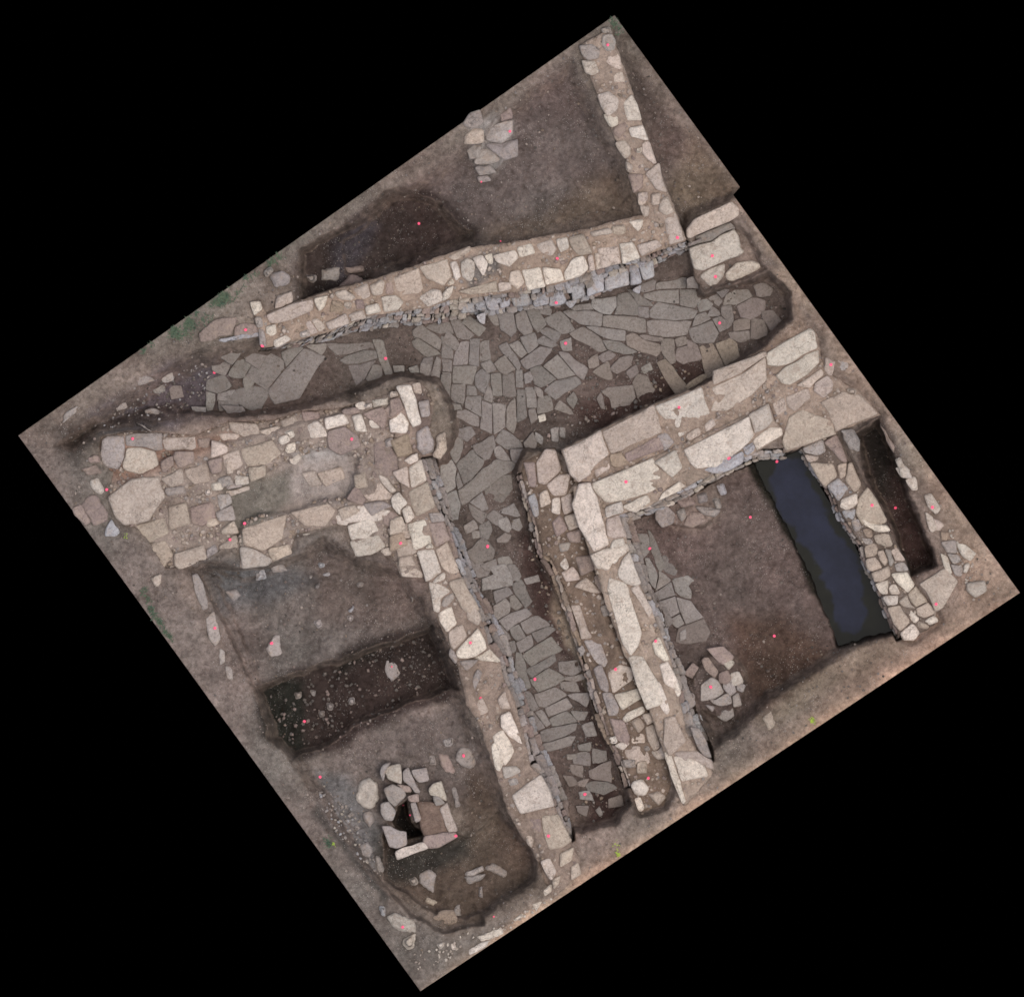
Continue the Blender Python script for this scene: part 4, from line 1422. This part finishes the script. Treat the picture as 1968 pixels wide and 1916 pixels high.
for key, (lab, rgb, patches) in WT.items():
    zt, outl = OUT[key]; c = outl.mean(0)
    root = empty('stone_wall', (*W(*c), -1.0), label=lab, cat='wall'); ROOT[key] = root
    core('rubble_fill', key, root, rgb, patches=patches)
    keys = [key]+(['eastcorner'] if key == 'outerwall' else [])
    th = .28
    put(keys, root, lambda x, y: zt+.02+random.uniform(-.03, .03)+float(zoffs(key, [x], [y])[0]), th, seg=5, rough=.95, bevel=3.0, dome=.03, tilt=.05)
    polys = [p for k in keys for _, p in G[k]]
    area = 0.5*abs(np.sum(outl[:, 0]*np.roll(outl[:, 1], -1)-np.roll(outl[:, 0], -1)*outl[:, 1]))
    ch = chips('rubble', polys, outl, root, zt-.02, int(area/150), 'pptmnb', 1.8, 6.5, zkey=key)
    ch['kind'] = 'stuff'

r = ROOT['longwall']
put(['longface'], r, lambda x, y: -.28, .4, name='facing_stone', rough=.9, bevel=2.4, dome=.03, tilt=.1)
def face_of(key, z0, z1, root, cols, **k): face('wall_face', FACES[key][1], FACES[key][2], z0, z1, ROOT[root], cols, **k)
face_of('long', -.02, -.72, 'longwall', 'fnnfgm', lmin=4, lmax=20)
face_of('lane', -.02, -.74, 'lanewall', 'nnfnm', lmin=8, lmax=50)
face_of('room', -.02, -.68, 'roomwall', 'nnfnm', lmin=8, lmax=50)
face_of('roomn', -.02, -.56, 'roomwall', 'nfng', rows=3, lmin=10, lmax=30)
face_of('kerb', -.36, -.58, 'kerbwall', 'nmpb', rows=2, lmin=12, lmax=40)
face_of('bench', -.16, -.78, 'benchwall', 'nmf', rows=2, lmin=10, lmax=24)
# ---- paving
def grow(p, d):
    c = p.mean(0); v = p-c; r = np.linalg.norm(v, axis=1)[:, None]
    return c+v*(1+d/np.maximum(r, 1))
def paving(key, lab, zoff=.030, **k):
    c = np.mean([cpt(p) for _, p in G[key]], axis=0)
    root = empty('paving', (*W(*c), -1.0), label=lab, cat='paving', kind='structure')
    zc = lambda x, y: float(np.mean(ground(np.array([x-6, x, x+6, x, x]), np.array([y, y-6, y, y+6, y]), micro=False)))+zoff
    put([key], root, zc, .12, name='paving_slab', mat=M_PAVE, rough=.35, bevel=1.1, dome=.005, tilt=.014, pal=PP, **k)
    return root
paving('pave_w', 'large grey slabs of the street on the left, beside the long wall')
paving('pave_c', 'fan of closely fitted grey slabs where street and lane meet')
paving('pave_e', 'grey and reddish slabs of the street at the foot of the steps')
paving('pave_s', 'small grey cobble slabs running down the narrow lane')
paving('room_pave', 'patch of grey slabs on the floor of the flooded room')

# ---- steps
root = empty('stone_steps', (*W(1375, 470), -.9), label='flight of worn limestone steps coming down into the street', cat='steps')
for (code, poly), z, t, nm in zip(G['stair'], (.08, -.12, -.17, -.24, -.22, -.06), (.5, .5, .5, .4, .4, .5), ('step', 'step', 'riser_stone', 'step', 'step', 'side_stone')):
    v, f, rgb = stone_geo(poly, z, t, PAL[code], seg=6, rough=.8, bevel=3, dome=.03, tilt=.04)
    mesh(nm, v, f, M_STONE, rgb, root)
SKY, SUN, SUNANG, EXPO = 0.15, 1.25, 24, 0.38
# ---- stone settings that stand as one thing
def cluster(name, key, lab, cat, z, thick, loc=None, part='stone', **kw):
    c = np.mean([cpt(p) for _, p in G[key]], axis=0)
    root = empty(name, (*W(*c), (z if not callable(z) else g1(*c))-.2), label=lab, cat=cat)
    put([key], root, z, thick, name=part, **kw)
    return root
on = lambda d: (lambda x, y: g1(x, y)+d)
h = cluster('stone_hearth', 'hearth', 'square stone-lined hearth box with a dark hole in its middle', 'hearth', -.30, .36, rough=.8, bevel=2.2, dome=.02)
OUT['hearthfill'] = (-.34, pts('801,1540 856,1541 876,1600 818,1614 808,1585'))
core('earth_fill', 'hearthfill', h, (124, 106, 96), batter=(2, -.7))
del OUT['hearthfill']
cluster('round_base', 'roundbase', 'low round rubble base in the inner corner of the flooded room', 'base', on(.05), .25, rough=.9, bevel=3, dome=.04)
cluster('stone_pier', 'roundpier', 'round heap of small grey stones at the foot of the angled wall', 'pier', on(.07), .25, rough=.8, bevel=2, dome=.02)
cluster('mortared_pier', 'limepier', 'whitish limed masonry lump on the floor of the upper room', 'pier', on(.08), .3, rough=1.0, bevel=3, dome=.05)
cluster('slot_edging', 'drainedge', 'broken pale edging stones along the right side of the narrow pit', 'edging', lambda x, y: max(g1(x, y), -.04)+.07, .25, rough=.8, bevel=2, dome=.03)
cluster('pit_lining', 'drainbits', 'grey rounded stones lining the top end of the narrow pit', 'lining', on(.12), .4, rough=.9, bevel=4, dome=.06)
cluster('marble_kerb', 'marblekerb', 'grey and white marble kerb leading to the long wall from the left', 'kerb', on(.06), .2, rough=.7, bevel=2)
cluster('stone_ledge', 'westledge', 'line of grey-green slabs edging the lower left room', 'ledge', on(.04), .2, rough=.6, bevel=2)
cluster('wall_stub', 'westbits', 'tumbled brown and pale blocks at the far left end of the broad wall', 'wall remnant', on(.06), .25, rough=.9, bevel=3, dome=.03)
cluster('wall_stub', 'nwbits', 'three grey boulders beside the upper left end of the long wall', 'wall remnant', on(.10), .3, rough=.9, bevel=4, dome=.06)

LOOSE = {
 'hearthcobble': (.30, ['large round pale cobble just left of the stone hearth']),
 'headbits': (.25, ['grey boulder tumbled against the rounded upper end of the lane wall', 'tan boulder at the lane edge below the rounded wall end']),
 'pitbits': (.14, ['small grey block at the left end of the dark pit in the upper room', 'squared grey block second from the left end of the upper pit', 'brownish block between squared grey block and the deep upper pit', 'broad brown slab leaning on the long wall beside the upper pit']),
 'streetbits': (.06, ['flat grey stone half buried in the dark earth left of the paved street', 'small flat stone beside the half buried one in the left street', 'squarish grey stone nearest the pale rim in the left street', 'small grey stone in the darkest earth at the left end of the street']),
 'midbits': (.14, ['jagged pale lump below the broken slab on the broad wall', 'reddish stone right of the jagged pale lump below the broad wall', 'small bright white squared stone on the dug floor below broad wall', 'tiny white stone under the bright squared one below broad wall', 'small flat pale stone near the lane wall on the dug floor', 'small white wedge beside the row of white blocks of the lane wall']),
 'roombits': (.08, ['white block on the lower left room floor nearest the broad wall', 'white elongated stone in a small hollow of the lower left room', 'pink-grey stone in the middle of the lower left room floor', 'small grey stone in the hollow beside the white elongated one', 'tiny pale stone left of the white block on the room floor', 'flat grey-brown slab with pink marker above the dark trench', 'grey stone with pink marker inside the dark trench', 'small brown stone near the dark corner of the trench', 'small round stone right of the brown one in the trench', 'brown stone in the centre of the dark trench', 'small pale brown stone low in the middle of the trench', 'small stone at the lower edge of the dark trench', 'grey stone near the upper left corner of the lower left room']),
 'hearthbits': (.12, ['dark grey oval stone with pink marker, upper right of the hearth', 'long flat grey stone lying right of two others in the lower pit', 'tilted brown slab right of the flat stone below the hearth', 'narrow upright greenish stone below the flat slab in the lower pit', 'narrow blue-grey stone upright along the right side of the hearth',
   'grey oval stone at the upper right of the hearth, partly under another', 'faint brown stone set in soil above the hearth', 'narrow bluish slab on edge right of the hearth', 'small brown stone above the right corner of the hearth', 'broken brown stones next to the upper right hearth corner', 'bluish round stone below the large pale cobble', 'pale flattened stone left of the hearth in the chalky ground', 'long pale stone half buried left of the dug area around the hearth', 'broad angular stone in the pit directly below the hearth', 'flat grey stone to the right of the broad angular one', 'small stone left of the broad angular one below the hearth', 'tiny white flake on the chalky ground left of the hearth']),
 'cornerboulder': (.2, ['white-grey boulder with pink marker at the bottom corner', 'smaller boulder directly under the one with the marker at the bottom corner', 'small pale stone just above the bottom corner boulder']),
 'southbits': (.08, ['whitish stone near the lower end of the lane wall', 'white triangular stone at the lower rim right of the bottom corner', 'thin white stone along the lower rim', 'small grey stone at the bottom of the lower pit', 'pale pointed stone in the slope right of the angled wall end', 'white pointed chip near the bottom corner', 'slim white chip right of the pointed chip near bottom corner', 'long white slab in the lower rim', 'short white slab left of the long one in the lower rim', 'brown rounded lump at the bottom of the lower pit', 'brown flat stone at the lower left wall of the lower pit']),
}
seen = []
for key, (th, labs) in LOOSE.items():
    for (code, poly), lab in zip(G[key], labs):
        c = cpt(poly)
        if any(np.hypot(*(c-s)) < 5 for s in seen): continue
        seen.append(c)
        z = g1(*c)+th*.45
        v, f, rgb = stone_geo(poly, z, th, PAL[code], seg=5, rough=.7, bevel=min(6, 2+th*14), dome=th*.2, tilt=.08)
        o = mesh('stone', v, f, M_STONE, rgb)
        setp(o, lab, 'stone')

# ---- uncounted grit, pebbles and shards lying on the earth
def scatter(name, n, lab, where, cols, rmin, rmax, seedpolys=None):
    site = pts('40,837 1180,36 1420,360 1408,376 1955,1139 810,1898')
    q = rng.uniform((35, 30), (1960, 1904), (n*5, 2)); q = q[sdist(q[:, 0], q[:, 1], site) > 5]
    for _, p in OUT.values(): q = q[sdist(q[:, 0], q[:, 1], p) < -4]
    wn = fbm(q[:, 0], q[:, 1], 90, 91)+where(q[:, 0], q[:, 1]); q = q[wn > 0][:n]
    hz = ground(q[:, 0], q[:, 1])
    V = []; F = []; C = []
    for (x, y), z in zip(q, hz):
        r = rmin+(rmax-rmin)*random.random()**3; k = random.choice((4, 5, 6)); a0 = random.uniform(0, 6.3); el = random.uniform(.5, 1)
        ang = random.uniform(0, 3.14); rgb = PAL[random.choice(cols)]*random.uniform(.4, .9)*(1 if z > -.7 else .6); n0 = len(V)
        pr = [(r*math.cos(a0+6.283*i/k), r*el*math.sin(a0+6.283*i/k)) for i in range(k)]
        pr = [(u*math.cos(ang)-v*math.sin(ang), u*math.sin(ang)+v*math.cos(ang)) for u, v in pr]
        for f, dz in ((1, -r*.006), (.9, r*.003), (.5, r*.007)):
            for u, v in pr: V.append(((x+u*f-984)*S, (958-y-v*f)*S, z+dz+.002)); C.append(rgb)
        for L_ in (0, 1):
            for i in range(k):
                j = (i+1) % k; F.append((n0+L_*k+i, n0+L_*k+j, n0+(L_+1)*k+j, n0+(L_+1)*k+i)[::-1])
        F.append(tuple(n0+2*k+i for i in range(k))[::-1])
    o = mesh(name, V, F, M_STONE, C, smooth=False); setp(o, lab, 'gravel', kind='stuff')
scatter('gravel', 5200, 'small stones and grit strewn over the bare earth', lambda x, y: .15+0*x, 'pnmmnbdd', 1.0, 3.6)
# rubble lying in the street, the trench and the lane where no slab survives
def rubble_in(name, poly, n, lab, cols, rmin=2, rmax=6):
    o = chips(name, [p for k in ('pave_w', 'pave_c', 'pave_e', 'pave_s', 'room_pave', 'roombits', 'hearthbits') for _, p in G[k]], pts(poly), None, g1, n, cols, rmin, rmax, 6)
    setp(o, lab, 'rubble', kind='stuff')
rubble_in('rubble', '1120,800 1170,760 1290,700 1420,680 1380,700 1240,790 1150,820 1050,870 1010,870 1060,820', 90, 'small stones in the dark earth between paving and massive block wall', 'nmbd')
rubble_in('rubble', '500,1340 760,1230 840,1215 870,1300 760,1370 640,1440 560,1440', 170, 'brown lumps and stones on the floor of the dark trench', 'ddm', 1.5, 5)
rubble_in('rubble', '1000,1010 1025,1000 1060,1110 1090,1200 1130,1330 1160,1420 1200,1520 1160,1570 1100,1560 1150,1470 1090,1290 1040,1180', 150, 'small broken stones along the right edge of the lane', 'mdnb', 2, 5)
rubble_in('rubble', '180,810 330,710 400,690 420,760 330,810 200,830', 120, 'grey stone chips in the left end of the street', 'nfd', 1.5, 4)
rubble_in('rubble', '560,860 620,800 700,860 640,880 570,900', 10, 'pale chips by the dusty patch of the broad wall', 'wp', 1.5, 3)
rubble_in('rubble', '1750,860 1765,860 1830,1000 1900,1100 1860,1150 1830,1060 1790,950', 70, 'pale crumbs of mortar along the right rim', 'wpg', 1.5, 4)
rubble_in('rubble', '780,1830 1000,1750 1060,1715 1075,1725 1000,1780 870,1850 800,1870', 70, 'white chips in the lower rim', 'wwp', 1.5, 4)
rubble_in('rubble', '620,1500 690,1560 740,1680 720,1690 640,1600 600,1520', 80, 'chalky lumps beside the lower left pit', 'nngf', 2, 5)

rubble_in('rubble', '800,620 900,600 1100,590 1240,560 1400,540 1500,560 1500,640 1400,690 1240,720 1110,800 1010,860 980,960 900,980 865,920 870,840 830,740 780,640', 260, 'small slab fragments and grit in the joints of the paved street', 'dddm', 1.5, 4.5)
rubble_in('rubble', '880,1080 960,1050 1020,1130 1060,1240 1100,1330 1130,1400 1160,1480 1100,1500 1050,1430 1000,1300 940,1200', 200, 'stone splinters between the slabs of the lane', 'ddm', 1.5, 4)
# ---- water
wp = pts('1487,882 1520,876 1545,888 1560,930 1580,965 1600,1005 1612,1030 1640,1062 1652,1090 1660,1130 1665,1180 1660,1208 1640,1216 1618,1212 1603,1190 1602,1165 1590,1140 1578,1110 1560,1075 1540,1045 1520,1015 1500,985 1485,955 1478,925 1486,905')
wr = []
for i in range(len(wp)):
    a, b = wp[i], wp[(i+1) % len(wp)]
    for j in range(5):
        q = a+(b-a)*j/5; wr.append(q+np.array([4*fbm(q[0], q[1], 14, 3), 4*fbm(q[0], q[1], 14, 8)]))
wc = np.mean(wr, axis=0)
zw = -1.15
wo = pts('1444,886 1500,862 1548,866 1574,930 1604,985 1639,1040 1670,1100 1696,1160 1718,1218 1612,1240 1586,1190 1566,1150 1540,1090 1504,1020 1474,960')
ed = dense(wo, 8); ed = ed+np.stack([4*fbm(ed[:, 0], ed[:, 1], 12, 3), 4*fbm(ed[:, 0], ed[:, 1], 12, 8)], 1)
gx, gy = np.meshgrid(np.arange(1440, 1725, 3.), np.arange(858, 1245, 3.)); q = np.stack([gx.ravel(), gy.ravel()], 1)+rng.uniform(-.4, .4, (gx.size, 2))
q = q[sdist(q[:, 0], q[:, 1], ed) > 2.5]
vs, _, fs, *_ = delaunay_2d_cdt([Vector(a) for a in np.vstack([ed, q])], [], [list(range(len(ed)))], 1, 1e-4)
P = np.array([tuple(v) for v in vs])
# blue sky reflection painted into the middle, black-green colour along the sides
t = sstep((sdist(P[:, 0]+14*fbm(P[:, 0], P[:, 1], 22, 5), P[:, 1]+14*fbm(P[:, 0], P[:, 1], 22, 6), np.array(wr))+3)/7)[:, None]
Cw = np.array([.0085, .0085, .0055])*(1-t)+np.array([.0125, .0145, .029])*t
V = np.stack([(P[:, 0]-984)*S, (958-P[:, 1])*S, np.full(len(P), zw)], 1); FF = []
for f in fs:
    A_, B1, C_ = V[f[0]], V[f[1]], V[f[2]]
    FF.append(tuple(f) if (B1[0]-A_[0])*(C_[1]-A_[1])-(B1[1]-A_[1])*(C_[0]-A_[0]) > 0 else tuple(reversed(f)))
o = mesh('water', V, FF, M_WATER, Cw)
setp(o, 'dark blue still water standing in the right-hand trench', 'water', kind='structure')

# ---- pink survey markers
MK = '''1168,87 on the topmost stones of the wall at the top corner
1302,457 on the end block where the top wall meets the long wall
1071,497 in the middle of the long wall top
1069,582 on the side facing of the long wall
1087,660 on a small slab right of centre of the paved fan
1369,492 on the widest step of the flight
1375,532 on the lowest pointed step
1383,621 on a pointed slab below the steps
741,689 on the narrow upright slab in the left street
504,665 at the bottom left corner of the long wall
472,634 on the marble kerb
412,716 on dusty paving right of the left street earth
255,843 on a block at the upper left of the broad wall
205,941 at the corner of the huge slab at left
676,844 on the brown slab in the right part of the broad wall
470,1006 on the big tan slab of the broad wall
442,1037 on the corner stone beside the big tan slab
770,1044 on the brown stones beside the white lane wall blocks
937,1050 on the dark diamond slab in the lane
1305,783 on the grey-green block of the massive wall
1203,926 on the long white block near the angle of walls
1401,881 on the bluish ledge under the white block
1597,701 on the rubble by the right end of the massive wall
1493,887 in the black mud above the water
1442,994 on bare floor near the round base
1249,1054 on dark slab beside the inner face of the angled wall
1488,1222 on the brown floor left of the water
1260,1232 on the small white stone of the angled wall
1183,1286 on the speckled block of the low lane kerb wall
1676,971 on the large tan slab between water and narrow pit
1721,976 at the bottom of the narrow pit
1792,975 on the pale boulder right of the narrow pit
1799,1161 on the flat slab closing the narrow pit
1028,1305 on a slab halfway down the lane
904,1235 on the pointed white block of the lane wall
924,1342 on the earthy stretch of the lane wall
413,1207 on the grey ledge at the left edge of the room
522,1236 on the grey slab above the dark trench
753,1281 on the grey stone inside the dark trench
585,1386 in the blackest part of the dark trench
615,1493 on chalky ground below the trench corner
891,1452 on the oval stone upper right of the hearth
775,1547 inside the hearth hole, the upper one
788,1566 inside the hearth hole, the lower one
876,1606 at the bottom right corner of the hearth
1054,1606 on the tan block low on the lane wall
1124,1526 on a small stone at the bottom of the lane
1366,1320 on the round heap of small stones
1246,1495 on the lower end of the low lane kerb wall
774,1781 on the white-grey boulder at the bottom corner
949,1761 faint, on the slope of the lower pit
980,253 on the whitish limed lump
925,350 faint, below the whitish limed lump
805,430 in the dark pit of the upper room
962,464 faint, on the floor edge above the long wall'''
dg = bpy.context.evaluated_depsgraph_get(); dg.update()
base = None
for ln in MK.splitlines():
    xy, txt = ln.split(' ', 1); x, y = map(float, xy.split(','))
    wx_, wy_ = W(x, y)
    hit, loc, nrm, *_ = sc.ray_cast(dg, Vector((wx_, wy_, 5)), Vector((0, 0, -1)))
    z = loc.z if hit else 0
    faint = txt.startswith('faint')
    r = 1.7 if faint or 'inside' in txt else 3.0
    if base is None:
        V = []; F = []; k = 12
        for f, dz in ((1, -.03), (1, .012), (.7, .02)):
            for i in range(k): V.append((f*.01*math.cos(6.283*i/k), f*.01*math.sin(6.283*i/k)*.95, dz))
        for L_ in (0, 1):
            for i in range(k): F.append((L_*k+i, L_*k+(i+1) % k, (L_+1)*k+(i+1) % k, (L_+1)*k+i))
        F.append(tuple(2*k+i for i in range(k)))
        o = mesh('survey_marker', V, F, M_PINK, origin=(0, 0, 0), smooth=False); base = o
    else:
        o = base.copy(); col.objects.link(o)
    o.location = (wx_, wy_, z+.004); o.scale = (r*random.uniform(.9, 1.15), r*random.uniform(.9, 1.1), 1); o.rotation_euler = (0, 0, random.uniform(0, 6))
    setp(o, 'pink survey dot '+txt.replace('faint, ', '')+(', smaller and faint' if faint else ''), 'survey marker', 'pink survey dots marked across the dig')

# ---- grass along the rim
V = []; F = []
strips = [((540, 478), (455, 535), 22, 520), ((455, 545), (395, 598), 18, 900), ((400, 590), (330, 640), 22, 900), ((340, 632), (270, 672), 12, 420), ((520, 495), (500, 505), 14, 260),
          ((285, 1165), (330, 1230), 4, 160), ((385, 1320), (412, 1352), 5, 120), ((545, 1540), (560, 1558), 5, 40), ((626, 1612), (636, 1626), 5, 40), ((1178, 36), (1200, 62), 12, 240), ((250, 1090), (290, 1160), 5, 60)]
bx = []
for a, b, w, n in strips:
    a = np.array(a, float); b = np.array(b, float); d = b-a; l = np.linalg.norm(d); nn = np.array([-d[1], d[0]])/l
    for i in range(int(n*.55)): bx.append(a+d*random.random()+nn*random.gauss(0, w*.45))
bx = np.array(bx); site = pts('37,837 1180,33 1418,360 1408,376 1957,1139 809,1901')
bx = bx[sdist(bx[:, 0], bx[:, 1], site) > 3]; keep = fbm(bx[:, 0], bx[:, 1], 16, 7) > -.12; bx = bx[keep]
hz = ground(bx[:, 0], bx[:, 1])
for (x, y), z in zip(bx, hz):
    X, Y = W(x, y)
    for _ in range(2):
        a = random.uniform(0, 6.28); l = random.uniform(.04, .11); hh = random.uniform(.02, .06); w = .007
        dx, dy = math.cos(a), math.sin(a); n0 = len(V)
        V += [(X-dy*w, Y+dx*w, z-.01), (X+dy*w, Y-dx*w, z-.01), (X+dx*l*.5+dy*w*.8, Y+dy*l*.5-dx*w*.8, z+hh), (X+dx*l*.5-dy*w*.8, Y+dy*l*.5+dx*w*.8, z+hh), (X+dx*l, Y+dy*l, z+hh*.8)]
        F += [(n0, n0+1, n0+2, n0+3), (n0+3, n0+2, n0+4)]
o = mesh('grass', V, F, M_GRASS, smooth=False); setp(o, 'patches of short green grass along the rim of the dig', 'grass', kind='stuff')

# ---- yellow-green weeds
for x, y, n, lab in ((1187, 1640, 26, 'yellow-green weed on the lower rim below the lane wall'), (1184, 1622, 8, 'tiny yellow-green sprout just above the weed below the lane wall'), (1561, 1385, 26, 'yellow-green weed on the lower rim right of the angled wall'), (640, 1620, 9, 'small green sprout on the left rim beside the hearth'), (241, 1031, 8, 'small yellow sprout near the left rim below the huge slab')):
    z = g1(x, y); V = []; F = []
    for i in range(n):
        cx, cy = x+random.gauss(0, 2.2), y+random.gauss(0, 3.0); X, Y = W(cx, cy); a = random.uniform(0, 6.28); l = random.uniform(.02, .045); w = l*.35; zz = z+random.uniform(.0, .06)
        dx, dy = math.cos(a), math.sin(a); n0 = len(V)
        V += [(X, Y, zz), (X+dx*l*.5-dy*w, Y+dy*l*.5+dx*w, zz+.015), (X+dx*l, Y+dy*l, zz+.01), (X+dx*l*.5+dy*w, Y+dy*l*.5-dx*w, zz+.015)]
        F.append((n0, n0+3, n0+2, n0+1))
    o = mesh('weed', V, F, M_WEED, smooth=False); setp(o, lab, 'weed')

# ------------------------------------------------------------------ camera, light
cam = bpy.data.cameras.new('camera'); co = bpy.data.objects.new('camera', cam); col.objects.link(co)
cam.type = 'ORTHO'; cam.ortho_scale = 19.68; cam.clip_end = 200; co.location = (0, 0, 40)
sc.camera = co
w = bpy.data.worlds.new('World'); sc.world = w; w.use_nodes = True; nt = w.node_tree
sky = nt.nodes.new('ShaderNodeTexSky'); sky.sky_type = 'NISHITA'; sky.sun_disc = False
EL, AZ = 74, 120            # degrees; azimuth clockwise from north (plan up)
sky.sun_elevation = math.radians(EL); sky.sun_rotation = math.radians(AZ); sky.dust_density = 3; sky.air_density = 1.0
hs = nt.nodes.new('ShaderNodeHueSaturation'); hs.inputs['Saturation'].default_value = .45
nt.links.new(sky.outputs[0], hs.inputs['Color']); nt.links.new(hs.outputs[0], nt.nodes['Background'].inputs[0]); nt.nodes['Background'].inputs[1].default_value = SKY
sl = bpy.data.lights.new('sun', 'SUN'); sl.energy = SUN; sl.angle = math.radians(SUNANG); sl.color = (1, .955, .90)
so = bpy.data.objects.new('sun', sl); col.objects.link(so)
d = Vector((math.cos(math.radians(EL))*math.sin(math.radians(AZ)), math.cos(math.radians(EL))*math.cos(math.radians(AZ)), math.sin(math.radians(EL))))
so.rotation_euler = d.to_track_quat('Z', 'Y').to_euler(); so.location = d*30
sc.view_settings.view_transform = 'Standard'; sc.view_settings.look = 'None'; sc.view_settings.exposure = EXPO; sc.view_settings.gamma = 1
